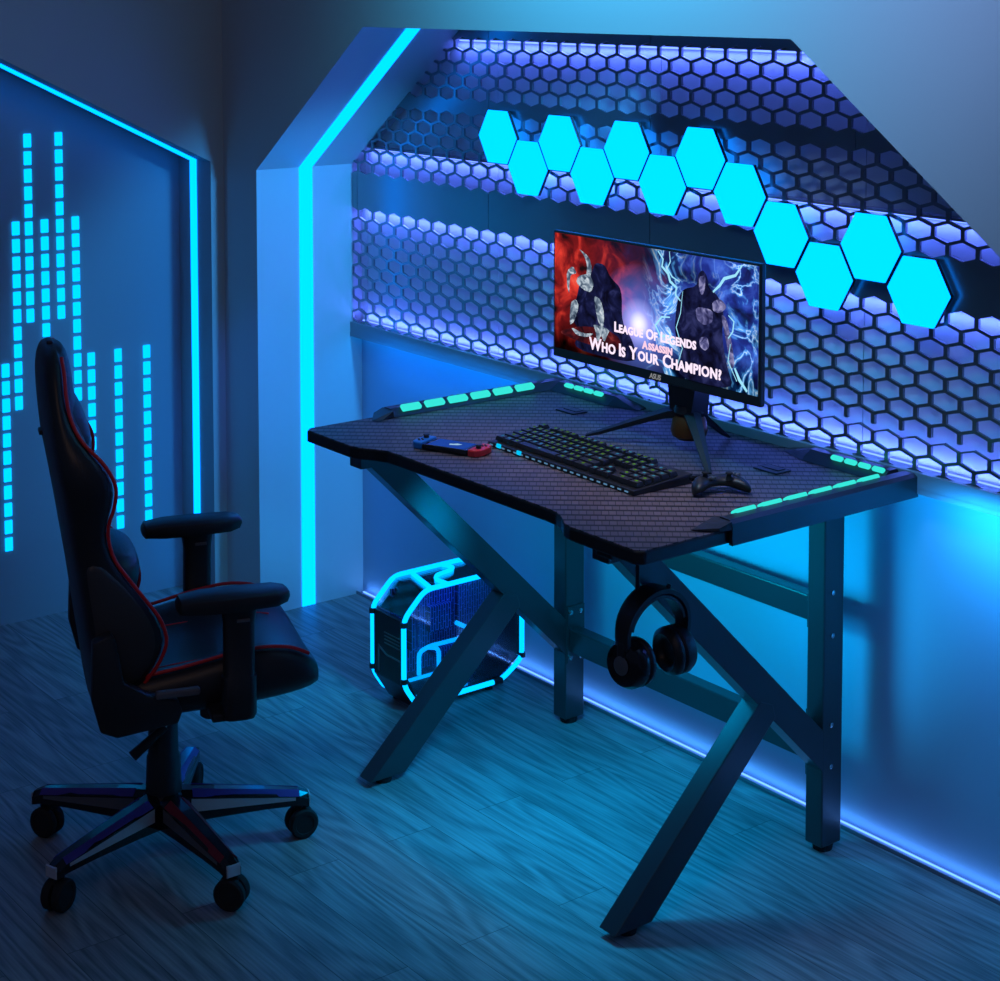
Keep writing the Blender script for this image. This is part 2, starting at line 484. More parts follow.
for q in ((b_out[0], b_out[1], b_in[1], b_in[0]), (b_out[1], b_out[2], b_out[3], b_in[2], b_in[1]),
          (b_out[3], b_out[4], b_in[3], b_in[2]), (b_out[4], b_out[5], b_out[6], b_in[4], b_in[3]), (b_out[6], b_out[7], b_in[5], b_in[4])):
    bm.faces.new(q).material_index = 0
bmesh.ops.recalc_face_normals(bm, faces=bm.faces)
struct('wall_back', bm, [WALL, JAMB])

# left wall with its slope-topped recess
RD, RY1 = .19, -.040
def ztop(y): return 1.250 - .50*(y-RY1)
RY0 = -1.55
bm = B()
ys = [-3.6, RY0, RY1, 0.0]
fo = {}
def V(x, y, z): return bm.verts.new((x, y, z))
A = [V(0, -3.6, 0), V(0, RY0, 0), V(0, RY0, ztop(RY0)), V(0, RY1, ztop(RY1)), V(0, RY1, 0), V(0, 0, 0), V(0, 0, 3), V(0, RY1, 3), V(0, RY0, 3), V(0, -3.6, 3)]
bm.faces.new((A[0], A[1], A[2], A[8], A[9])); bm.faces.new((A[2], A[3], A[7], A[8])); bm.faces.new((A[3], A[4], A[5], A[6], A[7]))
Bk = [V(-RD, a.co.y, a.co.z) for a in A[1:5]]
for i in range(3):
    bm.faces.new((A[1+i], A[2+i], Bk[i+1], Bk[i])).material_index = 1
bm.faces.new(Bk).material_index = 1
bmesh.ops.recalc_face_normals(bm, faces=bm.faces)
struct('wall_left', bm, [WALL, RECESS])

def xlim(z):
    if z <= ZC: return JX, RXR
    t = (z-ZC)/(ZT-ZC)
    return JX+t*(SLL-JX), RXR+t*(SLR-RXR)
# lower niche wall, backing board, ledges, base trim
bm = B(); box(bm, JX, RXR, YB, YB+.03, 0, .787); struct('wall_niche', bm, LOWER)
bm = B()
xs = [JX, .213, .82, 1.424, 2.028, 2.632, RXR]
for a, b in zip(xs, xs[1:]): box(bm, a+.001, b-.001, YB, YB+.03, .790, ZT)
for co, no in (((JX, 0, ZC), (-(ZT-ZC), 0, SLL-JX)), ((RXR, 0, ZC), (ZT-ZC, 0, RXR-SLR))):
    bmesh.ops.bisect_plane(bm, geom=list(bm.verts)+list(bm.edges)+list(bm.faces), plane_co=co, plane_no=no, clear_outer=True)
struct('trim_1', bm, BACKING)
bm = B(); box(bm, JX, RXR, .298, YB, .757, .790, .0015); box(bm, JX, RXR, .298, .302, .7485, .760); struct('trim_2', bm, SHELF)          # ledge under the perforated panels
bm = B(); box(bm, xlim(1.292)[0], xlim(1.292)[1], YP+.007, YB, 1.287, 1.292); struct('trim_3', bm, SHELF)
bm = B(); box(bm, xlim(1.604)[0], xlim(1.604)[1], YP+.007, YB, 1.598, 1.604); struct('trim_4', bm, SHELF)
bm = B(); box(bm, JX, RXR, YP+.007, YB, 1.118, 1.123); struct('trim_5', bm, SHELF)
bm = B()
box(bm, JX, RXR, .314, .317, 0, .009, .0008); box(bm, JX, RXR, .314, YB, 0, .003)
struct('baseboard_niche', bm, TRIM)

def strip(name, label, x0, x1, y0, y1, z0, z1, m, cat='LED strip'):
    a, c = xlim(z1); b = B(); box(b, max(x0, a+.004), min(x1, c-.004), y0, y1, z0, z1)
    return tag(obj(name, b, m), label, cat)
strip('led_strip', 'violet-blue LED line under the top edge of the upper hexagon panels', JX+.01, RXR-.01, .328, .336, 1.593, 1.5975, BLUELED)
strip('led_strip', 'violet-blue LED line under the middle ledge, level with the hexagon lamps', JX+.01, RXR-.01, .328, .336, 1.2825, 1.2868, BLUELED)
strip('led_strip', 'violet-blue LED line hidden above the top row of the lower hexagon band', JX+.01, RXR-.01, .328, .336, 1.113, 1.1175, BLUELED)
strip('led_strip', 'bright LED line along the bottom edge of the hexagon panels behind the desk', JX+.01, RXR-.01, .3345, .3375, .7902, .7922, BLUELED)
strip('led_strip', 'cyan LED line under the ledge, washing the smooth niche wall from above', JX+.01, RXR-.01, .306, .320, .752, .7568, LEDGELED)
strip('led_strip', 'blue LED line in the floor trim along the foot of the niche wall', JX+.01, RXR-.01, .3305, .3345, .0042, .0062, BASELED)

# jamb strip: one continuous line up the jamb and along the slant
def bentstrip(name, label, prof, y0, y1, t, m):
    b = B()
    a = [b.verts.new((x, y0, z)) for x, z in prof]; c = [b.verts.new((x, y1, z)) for x, z in prof]
    ins = []
    for i, (x, z) in enumerate(prof):
        d = Vector((0, 0))
        for j in (i-1, i):
            if 0 <= j < len(prof)-1:
                u = Vector(prof[j+1])-Vector(prof[j]); u.normalize(); d += Vector((u.y, -u.x))
        d.normalize(); ins.append((x+d.x*t, z+d.y*t))
    a2 = [b.verts.new((x, y0, z)) for x, z in ins]; c2 = [b.verts.new((x, y1, z)) for x, z in ins]
    for i in range(len(prof)-1):
        b.faces.new((a2[i], a2[i+1], c2[i+1], c2[i])); b.faces.new((a[i], a[i+1], a2[i+1], a2[i]))
        b.faces.new((c[i], c[i+1], c2[i+1], c2[i])); b.faces.new((a[i], a[i+1], c[i+1], c[i]))
    for k in (0, -1): b.faces.new((a[k], a2[k], c2[k], c[k]))
    bmesh.ops.recalc_face_normals(b, faces=b.faces)
    return tag(obj(name, b, m), label, 'LED strip')
bentstrip('led_strip', 'wide cyan LED line up the left jamb of the niche and along its slanted top',
          [(JX, .001), (JX, ZC), (SLL, ZT), (SLL+.02, ZT)], .134, .176, .003, LED)
# recess strip on the left wall
b = B()
zt = ztop
pr = [(RY1, .001), (RY1, zt(RY1)), (RY0+.01, zt(RY0+.01))]
tt = .004
ins = [(RY1-tt, .001), (RY1-tt, zt(RY1)-tt*1.1), (RY0+.01, zt(RY0+.01)-tt*1.1)]
vs = []
for x in (-.115, -.082):
    vs.append(([b.verts.new((x, y, z)) for y, z in pr], [b.verts.new((x, y, z)) for y, z in ins]))
for i in range(2):
    (a, a2), (c, c2) = vs
    b.faces.new((a2[i], a2[i+1], c2[i+1], c2[i])); b.faces.new((a[i], a[i+1], a2[i+1], a2[i]))
    b.faces.new((c[i], c[i+1], c2[i+1], c2[i])); b.faces.new((a[i], a[i+1], c[i+1], c[i]))
for k in (0, -1): b.faces.new((vs[0][0][k], vs[0][1][k], vs[1][1][k], vs[1][0][k]))
bmesh.ops.recalc_face_normals(b, faces=b.faces)
tag(obj('led_strip', b, LED), 'thin cyan LED line down the slope and side of the left wall recess', 'LED strip')

# ------------------------------------------------------------------ perforated hexagon panels
HS, HP, HZ0, HX0 = .0703, .0325, 1.5555, 1.8005
SOLID = {4, 11, 12, 13}
ROWS = list(range(-3, 25))
def panel_mesh(xa, xb, split=True):
    b = B()
    i0 = int(math.floor((xa-HX0)/HS))-1; i1 = int(math.ceil((xb-HX0)/HS))+1
    SA, SB = .86, .84
    def ring(cx, cz, sx, sz):
        return [(cx, cz+2*HP/3*sz), (cx+HS/2*sx, cz+HP/3*sz), (cx+HS/2*sx, cz-HP/3*sz), (cx, cz-2*HP/3*sz), (cx-HS/2*sx, cz-HP/3*sz), (cx-HS/2*sx, cz+HP/3*sz)]
    for r in ROWS:
        cz = HZ0 - r*HP if r < 22 or not split else .837-(r-22)*HP
        odd = (r % 2) if r < 22 or not split else ((r-1) % 2)
        for i in range(i0, i1+1):
            cx = HX0 + i*HS + (HS/2 if odd else 0)
            o = ring(cx, cz, 1, 1)
            ov = [b.verts.new((x, YP, z)) for x, z in o]
            if r in SOLID or r < -1:
                b.faces.new(ov); continue
            h = ring(cx, cz, SA, SB)
            if r == 21 and split:   # lower edges left open: hanging ribs above a second row of outlines
                h[2] = (h[2][0], o[2][1]+.001); h[4] = (h[4][0], o[4][1]+.001)
            hv = [b.verts.new((x, YP, z)) for x, z in h]
            for k in range(6):
                if r == 21 and split and k in (2, 3): continue
                b.faces.new((ov[k], ov[(k+1) % 6], hv[(k+1) % 6], hv[k]))
    bmesh.ops.remove_doubles(b, verts=b.verts, dist=2e-4)
    for co, no in (((xa, 0, 0), (-1, 0, 0)), ((xb, 0, 0), (1, 0, 0)), ((0, 0, .791), (0, 0, -1)), ((0, 0, ZT), (0, 0, 1)), ((JX, 0, ZC), (-(ZT-ZC), 0, SLL-JX)), ((RXR, 0, ZC), (ZT-ZC, 0, RXR-SLR))):
        g = list(b.verts)+list(b.edges)+list(b.faces)
        bmesh.ops.bisect_plane(b, geom=g, plane_co=co, plane_no=no, clear_outer=True)
    for v in [v for v in b.verts if not v.link_faces]: b.verts.remove(v)
    r = bmesh.ops.extrude_face_region(b, geom=list(b.faces))
    bmesh.ops.translate(b, vec=(0, .006, 0), verts=[g for g in r['geom'] if isinstance(g, bmesh.types.BMVert)])
    bmesh.ops.recalc_face_normals(b, faces=b.faces)
    return b
plabels = ['narrow sliver of black perforated hexagon panel against the bright left jamb',
           'black perforated hexagon panel above the left half of the desk, left of the monitor',
           'black perforated hexagon panel behind the left half of the monitor',
           'black perforated hexagon panel behind the right half of the monitor',
           'black perforated hexagon panel right of the monitor, above the right end of the desk']
px = [JX+.004, .213, .82, 1.424, 2.028, 2.632]
for k in range(5):
    xa, xb = px[k]+.001, px[k+1]-.001
    b = panel_mesh(xa, xb, k >= 3)
    bmesh.ops.translate(b, vec=(-(xa+xb)/2, -YP, -.787), verts=b.verts)
    o = obj('perforated_wall_panel', b, PLATE)
    o.location = ((xa+xb)/2, YP, .787)
    tag(o, plabels[k], 'wall panel', 'perforated hexagon panels lining the niche')

# ------------------------------------------------------------------ hexagon wall lamps
lz = [1.3615, 1.293, 1.3615, 1.293, 1.3615, 1.293, 1.3615, 1.293, 1.221, 1.149, 1.221, 1.149]
llab = ['cyan hexagon wall lamp, first from the left, in the upper row',
        'cyan hexagon wall lamp, second from the left, lower row',
        'cyan hexagon wall lamp, third from the left, upper row',
        'cyan hexagon wall lamp, fourth from the left, lower row',
        'cyan hexagon wall lamp, fifth from the left, above the left half of the monitor',
        'cyan hexagon wall lamp, sixth from the left, lower row above the monitor',
        'cyan hexagon wall lamp, seventh from the left, last of the upper row',
        'cyan hexagon wall lamp, eighth from the left, where the chain turns downward',
        'cyan hexagon wall lamp touching the upper right corner of the monitor from above',
        'cyan hexagon wall lamp right of the monitor, lower left one of the last three',
        'cyan hexagon wall lamp right of the monitor, upper one of the last three',
        'cyan hexagon wall lamp farthest right and lowest of the chain']
def hexpts(R): return [(R*math.cos(pi/3*k), R*math.sin(pi/3*k)) for k in range(6)]
ldx = (2.218-.902)/11
for k in range(12):
    kk = 1.0063; x = 4.405-(4.405-.902-ldx*k)*kk; lzk = 1.72-(1.72-lz[k])*kk
    t = thing('hexagon_wall_lamp', llab[k], 'wall lamp', (x, .303, lzk), 0, 'chain of cyan hexagon lamps on the panels')
    b = B(); prism(b, hexpts(.0757), 'y', -.0125, -.0035, .001); obj('lamp_housing', b, BLACKP, t)
    b = B(); prism(b, hexpts(.064), 'y', -.0036, 0); obj('added_glow_disc', b, LAMP, t)  # hidden glowing disc, added to light the panel around the lamp
    b = B(); prism(b, hexpts(.0760), 'y', -.0170, -.0126, .0015); obj('diffuser', b, LAMP, t)

# ------------------------------------------------------------------ equaliser light bars on the left wall
eq = [(-.567, .718, 'short dashed cyan light column at the far left edge of the recess'),
      (-.531, 1.102, 'dashed cyan light column of middle height, left of the two tallest'),
      (-.494, 1.338, 'left one of the two tallest dashed cyan light columns'),
      (-.449, 1.102, 'dashed cyan light column between the two tallest, ending behind the chair top'),
      (-.4045, 1.338, 'right one of the two tallest dashed cyan light columns'),
      (-.359, 1.103, 'dashed cyan light column of middle height, right of the two tallest'),
      (-.3185, .718, 'short dashed cyan light column partly hidden by the chair headrest pillow'),
      (-.2375, .719, 'short dashed cyan light column, second from the right'),
      (-.1495, .719, 'short dashed cyan light column nearest the recess corner, rightmost')]
EP, EW, EH = .0478, .0215, .0372
segme = None
for y, ztp, lab in eq:
    t = thing('equalizer_light_column', lab, 'wall light', (-RD, y, ztp-EP*10-EH), 0, 'dashed light columns of the left wall recess')
    for k in range(11):
        if segme is None:
            b = B(); box(b, 0, .006, -EW/2, EW/2, 0, EH, .0022); s = obj('light_segment', b, EQ, t); segme = s.data
        else:
            s = bpy.data.objects.new('light_segment', segme); COL.objects.link(s); s.parent = t
        s.location = (0, 0, k*EP)

# ------------------------------------------------------------------ desk
DX = 1.648; ZD = .770
desk = thing('gaming_desk', 'black gaming desk with carbon-weave top, slanted legs and turquoise light bars', 'desk', (DX, -.05, 0))
dt = [(-.530, -.418), (-.36, -.418), (-.335, -.412), (-.305, -.392), (-.275, -.380), (-.24, -.378), (.24, -.378), (.275, -.380), (.305, -.392), (.335, -.412), (.36, -.418), (.530, -.418), (.543, -.405),
      (.543, .292), (.535, .300), (-.535, .300), (-.543, .292), (-.543, -.405)]
bm = B(); prism(bm, [(DX+x*.9965, -.058+(y+.058)*.9945) for x, y in dt], 'z', ZD-.0016, ZD); wobj('tabletop', bm, CARBON, desk)
bm = B()
prism(bm, [(DX+x, y) for x, y in dt], 'z', ZD-.026, ZD-.0009, .0035); wobj('table_core', bm, BLACKP, desk)
XR0, XR1 = 2.015, 2.060; XL0, XL1 = 1.217, 1.262
for (a, c) in ((XL0, XL1), (XR0, XR1)):
    bm = B(); box(bm, a, c, .195, .252, .014, ZD-.027, .003)
    p = wobj('rear_leg', bm, BLACKM, desk)
    bm = B(); cyl(bm, ((a+c)/2, .223, 0), ((a+c)/2, .223, .0145), .019, .022, 20); wobj('foot_pad', bm, RUBBER, desk, parent=p)
    if a == XR0:
        bm = B()
        for z in (.531, .444, .262, .177): lathe(bm, [(.0052, 0), (.0052, .002), (.0025, .0032)], (c, .219, z), (1, 0, 0), 12)
        wobj('screw', bm, CHROME, desk, parent=p)
    bm = B()
    # 45 degree brace: upper edge z=.446-y*.99, lower edge z=.362-y*.99 ; ends at table underside and post
    up = lambda y: .449-y*.985
    lo = lambda y: .366-y*.985
    prism(bm, [(-.288, ZD-.027), (up(.0)*0-.300, ZD-.027), ((.449-(ZD-.027))/.985, ZD-.027), (.20, up(.20)), (.20, lo(.20)), (-.345, lo(-.345)), (-.372, lo(-.345)), (-.372, ZD-.027)][1:], 'x', a+.0006, c-.0006, .003)
    wobj('diagonal_brace', bm, BLACKM, desk)
    bm = B()
    prism(bm, [(-.353, .014), (-.262, .014), (.060, .318), (.052, .345), (.018, .360)], 'x', a-.0004, c+.0004, .002)
    p = wobj('front_leg', bm, BLACKM, desk)
    bm = B(); cyl(bm, ((a+c)/2, -.305, 0), ((a+c)/2, -.305, .0145), .018, .021, 20); wobj('foot_pad', bm, RUBBER, desk, parent=p)
bm = B(); box(bm, XL1-.002, XR0+.002, .212, .245, .460, .512, .003); wobj('crossbeam', bm, BLACKM, desk)
bm = B(); box(bm, XL1-.002, XR0+.002, .205, .240, .176, .232, .003); wobj('crossbeam', bm, BLACKM, desk)
# bracket plates joining the beams to the legs, with bolts
for x0, x1, s in ((XL1, XL1+.004, 1), (XR0-.004, XR0, -1)):
    for z0, z1 in ((.150, .285), (.452, .52)):
        bm = B(); box(bm, x0, x1, .198, .250, z0, z1, .001)
        m = wobj('mounting_plate', bm, BLACKM, desk)
        bm = B()
        for z in (z0+.014, z1-.014):
            for y in (.207, .236): lathe(bm, [(.006, 0), (.006, .003), (.003, .005)], (x1 if s > 0 else x0, y, z), (s, 0, 0), 12)
        wobj('bolt', bm, CHROME, desk, parent=m)
bm = B()
for y in (.205, .236): lathe(bm, [(.006, 0), (.006, .003), (.003, .005)], (XL1, y, .655), (1, 0, 0), 12)
wobj('bolt', bm, CHROME, desk)
# under-desk rails between table and braces
for a, c in ((XL0, XL1), (XR0, XR1)):
    bm = B(); box(bm, a, c, -.36, .19, ZD-.041, ZD-.027, .002); wobj('top_rail', bm, BLACKM, desk)
# control box and headphone hook
bm = B(); box(bm, 2.055, 2.095, -.398, -.355, .727, ZD-.0262, .003); wobj('control_box', bm, BLACKP, desk)
bm = B(); tube(bm, fillet([(2.085, -.325, ZD-.027), (2.085, -.325, .664), (2.085, -.325, .652), (2.10, -.300, .652), (2.110, -.278, .652), (2.112, -.272, .664)], .012), .0042, 8)
wobj('headphone_hook', bm, BLACKP, desk, sm=40)
# light bars (side rail with a short return along the back edge)
def light_bar(s):
    X = lambda d: DX + s*d            # d = distance from the desk centre line
    bm = B()
    prof = [(.553, ZD-.028), (.553, ZD+.012), (.545, ZD+.018), (.522, ZD+.018), (.506, ZD+.001), (.538, ZD+.001), (.544, ZD-.004), (.544, ZD-.028)]
    def sect(y): return [(X(d), y, z) for d, z in prof]
    loft(bm, [sect(-.205), sect(.3015)])
    # front wedge nose
    rings = [[(X(.552), -.205, ZD+.001), (X(.552), -.205, ZD+.016), (X(.508), -.205, ZD+.016), (X(.508), -.205, ZD+.001)],
             [(X(.548), -.232, ZD+.001), (X(.548), -.232, ZD+.008), (X(.508), -.238, ZD+.008), (X(.500), -.240, ZD+.001)],
             [(X(.545), -.236, ZD+.001), (X(.545), -.236, ZD+.002), (X(.510), -.262, ZD+.002), (X(.505), -.262, ZD+.001)]]
    loft(bm, rings)
    # back return
    pr2 = [(.302, ZD+.001), (.302, ZD+.014), (.292, ZD+.019), (.272, ZD+.019), (.244, ZD+.001)]
    loft(bm, [[(X(.506), y, z) for y, z in pr2], [(X(.30), y, z) for y, z in pr2]])
    loft(bm, [[(X(.30), y, z) for y, z in pr2], [(X(.225), .300 if y > .27 else .27, ZD+.001+(z-ZD-.001)*.12) for y, z in pr2]])
    bmesh.ops.recalc_face_normals(bm, faces=bm.faces)
    bar = wobj('light_bar', bm, BARM, desk)
    L0, pit = (-.178, .0655) if s < 0 else (-.166, .0675)
    for k in range(6):
        b = B(); y0 = L0+k*pit
        box(b, -.0085, .0085, y0, y0+.0515, -.005, .005, .003)
        R = Matrix.Translation((X(.5165), 0, ZD+.0165)) @ Matrix.Rotation(s*math.radians(-32), 4, 'Y')
        b.transform(R)
        wobj('light_segment', b, DESKLED, desk, parent=bar)
    for k in range(4):
        b = B(); d0 = (.366 if s > 0 else .335)+k*.0355
        x0, x1 = sorted((X(d0), X(d0+.0285)))
        box(b, x0, x1, -.0055, .0055, -.004, .004, .003)
        b.transform(Matrix.Translation((0, .262, ZD+.0185)) @ Matrix.Rotation(math.radians(30), 4, 'X'))
        wobj('light_segment', b, DESKLED, desk, parent=bar)
light_bar(-1); light_bar(1)
for x, y in ((1.335, .150), (1.962, .145)):
    bm = B()
    box(bm, x-.032, x+.032, y-.022, y+.022, ZD, ZD+.003, .0025); box(bm, x-.022, x+.022, y-.006, y+.016, ZD+.0028, ZD+.0042, .001)
    wobj('grommet_cap', bm, BLACKP, desk)

# ------------------------------------------------------------------ monitor
MX0, MX1, MZ0, MZ1, MY = 1.366, 2.000, .913, 1.195, .070
mon = thing('monitor', 'wide flat monitor with a red and blue battle picture on a black tripod stand', 'monitor', (1.715, .12, ZD))
bm = B(); box(bm, MX0, MX1, MY, MY+.014, MZ0, MZ1, .003)
box(bm, MX0+.06, MX1-.06, MY+.012, MY+.034, MZ0+.03, MZ1-.04, .012)
hous = wobj('housing', bm, BLACKP, mon)
bm = B(); box(bm, MX0+.006, MX1-.006, MY-.0006, MY+.001, MZ0+.021, MZ1-.005)
scr = wobj('screen', bm, SCREEN, mon)
YS = MY-.0012
def chaikin(P, it=2):
    for _ in range(it):
        P = [q for i in range(len(P)) for q in ((P[i][0]*.8+P[(i+1) % len(P)][0]*.2, P[i][1]*.8+P[(i+1) % len(P)][1]*.2), (P[i][0]*.2+P[(i+1) % len(P)][0]*.8, P[i][1]*.2+P[(i+1) % len(P)][1]*.8))]
    return P
def flat(pts, m, name, y=YS):
    b = B()
    if m is not SHARD: pts = chaikin(pts)
    else: pts = chaikin(pts, 1)
    prism(b, [(MX0+.006+u*(MX1-MX0-.012), MZ0+.021+v*(MZ1-MZ0-.026)) for u, v in pts], 'y', y, y+.0004)
    return wobj(name, b, m, mon, parent=scr)
# generic abstract shapes standing in for the artwork
flat([(.10, .02), (.44, .02), (.42, .2), (.36, .34), (.36, .62), (.30, .70), (.27, .80), (.22, .80), (.20, .70), (.14, .62), (.12, .45), (.08, .30), (.14, .2)], DARKS, 'picture_shape')
flat([(.02, .14), (.12, .10), (.34, .08), (.36, .2), (.28, .26), (.16, .24), (.09, .20)], SHARDD, 'picture_shape', YS-.0003)
for pts in ([(.13, .90), (.19, .84), (.205, .74), (.19, .64), (.175, .68), (.18, .76), (.165, .84)],
            [(.10, .74), (.068, .68), (.07, .56), (.083, .48), (.083, .58), (.09, .66), (.125, .68)],
            [(.13, .66), (.19, .70), (.215, .62), (.20, .54), (.16, .55), (.12, .60)],
            [(.215, .52), (.25, .50), (.27, .38), (.265, .24), (.24, .30), (.225, .40)],
            [(.09, .42), (.12, .46), (.135, .40), (.11, .26), (.085, .22)],
            [(.21, .28), (.30, .26), (.285, .20), (.27, .14), (.255, .2), (.235, .12), (.225, .22)]):
    flat(pts, SHARD, 'picture_shape', YS-.0006)
flat([(.09, .21), (.16, .175), (.22, .20), (.18, .15), (.12, .15)], SHARD, 'picture_shape', YS-.0006)
flat([(.63, .0), (.90, .0), (.86, .20), (.84, .42), (.85, .60), (.82, .72), (.78, .76), (.77, .86), (.75, .90), (.73, .86), (.725, .76), (.66, .72), (.63, .60), (.62, .34), (.66, .22)], DARKS, 'picture_shape')
for pts in ([(.795, .66), (.835, .70), (.865, .64), (.83, .58), (.80, .59)],
            [(.835, .58), (.86, .56), (.885, .38), (.90, .20), (.885, .16), (.865, .34)],
            [(.735, .84), (.765, .86), (.762, .74), (.748, .69), (.735, .75)],
            [(.72, .60), (.80, .60), (.80, .50), (.76, .46), (.725, .50)],
            [(.74, .36), (.775, .38), (.785, .30), (.765, .26), (.74, .29)]):
    flat(pts, PALE, 'picture_shape', YS-.0006)
def bolt(pts, w):
    b = B(); P = [Vector((MX0+.006+u*(MX1-MX0-.012), YS-.0006, MZ0+.021+v*(MZ1-MZ0-.026))) for u, v in pts]
    tube(b, P, [w*(.3+.7*math.sin(pi*(k+.4)/(len(P)))) for k in range(len(P))], 4)
    for v in b.verts: v.co.y = YS-.0006 + (v.co.y-(YS-.0006))*.12
    wobj('picture_shape', b, BOLT, mon, parent=scr)
bolt([(.54, .99), (.565, .93), (.56, .87), (.59, .82), (.60, .76), (.63, .72), (.625, .66), (.65, .62)], .0032)
bolt([(.595, 1.0), (.60, .92), (.585, .86), (.61, .80), (.645, .77)], .0018)
bolt([(.93, .99), (.90, .90), (.85, .86), (.83, .80), (.80, .74)], .0034)
bolt([(.64, .26), (.60, .32), (.555, .30), (.53, .38), (.56, .46), (.60, .47)], .0026)
bolt([(.90, .18), (.92, .10), (.955, .02)], .0038)
bolt([(.87, .58), (.895, .54), (.89, .46), (.87, .40)], .0018)
bolt([(.66, .70), (.65, .52), (.63, .40), (.66, .24), (.63, .06)], .0012)
bolt([(.88, .36), (.87, .22), (.91, .08)], .0012)
cxm = (MX0+MX1)/2
def line(words, big, small, x, z, m):
    b = caps_text(words, big, small, bold=.0010)
    bmesh.ops.translate(b, vec=(x, YS-.0018, z), verts=b.verts)
    wobj('lettering', b, m, mon, parent=scr)
line(['LEAGUE', 'OF', 'LEGENDS'], .0290, .0232, 1.704, 1.000, TXT)
line(['ASSASSIN'], .0225, .0195, 1.712, .9775, TXTP)
line(['WHO', 'IS', 'YOUR', 'CHAMPION?'], .0365, .0285, 1.700, .950, TXT)
b = text_bm('ASUS', .0155, .0003, shear=.12, spacing=.95, bold=.0003)
b.transform(Matrix.Translation((1.700, MY-.0006, MZ0+.005)) @ Matrix.Rotation(pi/2, 4, 'X'))
wobj('brand_lettering', b, emit('bezel_print_glow', (.42, .43, .45), .5), mon, parent=hous)  # printed mark given a glow of its own, not a lamp
# stand
hx, hy = 1.742, .128
bm = B()
loft(bm, [[(hx-.044, hy-.016, .975), (hx+.044, hy-.016, .975), (hx+.044, hy+.018, .975), (hx-.044, hy+.018, .975)],
          [(hx-.040, hy-.024, .90), (hx+.040, hy-.024, .90), (hx+.040, hy+.02, .90), (hx-.040, hy+.02, .90)],
          [(hx-.030, hy-.026, .842), (hx+.030, hy-.026, .842), (hx+.030, hy+.024, .842), (hx-.030, hy+.024, .842)]])
box(bm, hx-.05, hx+.05, MY+.03, hy+.01, .955, 1.06, .006)
wobj('stand_column', bm, BLACKP, mon)
bm = B(); lathe(bm, [(.024, -.008), (.036, 0), (.039, .012), (.035, .034), (.030, .042)], (hx, hy, .800)); wobj('ring_accent', bm, ORANGE, mon, sm=40)
bm = B(); lathe(bm, [(.024, 0), (.034, .004), (.030, .018)], (hx, hy, .846)); wobj('stand_hub', bm, BLACKP, mon, sm=40)
for tx, ty in ((1.538, .020), (1.922, .012), (1.735, .252)):
    bm = B()
    p0 = Vector((hx, hy, .858)); p1 = Vector((tx, ty, ZD+.0065)); d = (p1-p0); h = Vector((d.x, d.y, 0)).normalized(); sd = Vector((-h.y, h.x, 0))
    rings = []
    for t, w, th, zz in ((0, .020, .020, .0), (.18, .017, .016, .006), (.5, .0125, .011, .004), (.85, .008, .0075, .0), (1, .004, .0045, 0)):
        c = p0.lerp(p1, t)+Vector((0, 0, zz))
        rings.append([c+sd*w+Vector((0, 0, -th)) if False else c+sd*w*.8-Vector((0, 0, th*.9)), c+sd*w, c+Vector((0, 0, th*.55)), c-sd*w, c-sd*w*.8-Vector((0, 0, th*.9))])
    loft(bm, rings)
    wobj('stand_leg', bm, BLACKP, mon)

# ------------------------------------------------------------------ keyboard
kb = thing('keyboard', 'black backlit mechanical keyboard with green legends in front of the monitor', 'keyboard', (1.700, -.118, ZD), math.radians(-1.5))
KW, KD = .470, .150
bm = B(); prism(bm, [(-KD/2, .0), (KD/2, 0), (KD/2, .020), (-KD/2, .010)], 'x', -KW/2, KW/2, .002); obj('case', bm, BLACKP, kb)
bm = B()
for k in range(22): box(bm, -KW/2+.008+k*.0208, -KW/2+.008+k*.0208+.010, -KD/2-.001, -KD/2+.002, .0035, .0065)
obj('edge_light', bm, emit('keyboard_edge', (.10, .24, .42), .8), kb)
bm = B()
for xx in (-.195, -.125): box(bm, xx-.007, xx+.007, -KD/2-.003, -KD/2+.002, .003, .012, .002)
obj('indicator_light', bm, KEYC, kb)
U = .0203
def key(w, legend):
    b = B()
    hw = w*U/2-.0008; hd = U/2-.0008
    rings = [[(-hw, -hd, 0), (hw, -hd, 0), (hw, hd, 0), (-hw, hd, 0)],
             [(-hw+.001, -hd+.001, .004), (hw-.001, -hd+.001, .004), (hw-.001, hd-.001, .004), (-hw+.001, hd-.001, .004)],
             [(-hw+.0025, -hd+.0025, .0085), (hw-.0025, -hd+.0025, .0085), (hw-.0025, hd-.002, .0085), (-hw+.0025, hd-.002, .0085)]]
    loft(b, rings)
    box(b, -.0035, .0030, -.0005, .0042, .0085, .0087, mi=1)
    return new_mesh('key', b, [BLACKP, legend])
kmesh = {}
def put_key(x, y, w, leg):
    kk = (w, leg.name)
    if kk not in kmesh: kmesh[kk] = key(w, leg)
    o = bpy.data.objects.new('key', kmesh[kk]); COL.objects.link(o); o.parent = kb
    o.location = (x, y, .0118+(y+KD/2)/KD*.010); o.rotation_euler = (math.radians(3.8), 0, 0)
rows = [[1, 0, 1, 1, 1, 1, 0, 1, 1, 1, 1], [1]*13+[2], [1.5]+[1]*12+[1.5], [1.75]+[1]*11+[2.25], [2.25]+[1]*10+[2.75], [1.25, 1.25, 1.25, 6.25, 1.25, 1.5, 2.25]]
rows[0] = [1, -1, 1, 1, 1, 1, -.5, 1, 1, 1, 1, -.5, 1, 1, 1, 1]
random.seed(3)
x00 = -KW/2+.008
nk = 0
for r, row in enumerate(rows):
    x = 0; y = KD/2-.016-r*.0215-(.004 if r else 0)
    for w in row:
        if w > 0:
            put_key(x00+(x+w/2)*U, y, w, KEYG if random.random() < .8 else KEYB); nk += 1
        x += abs(w)
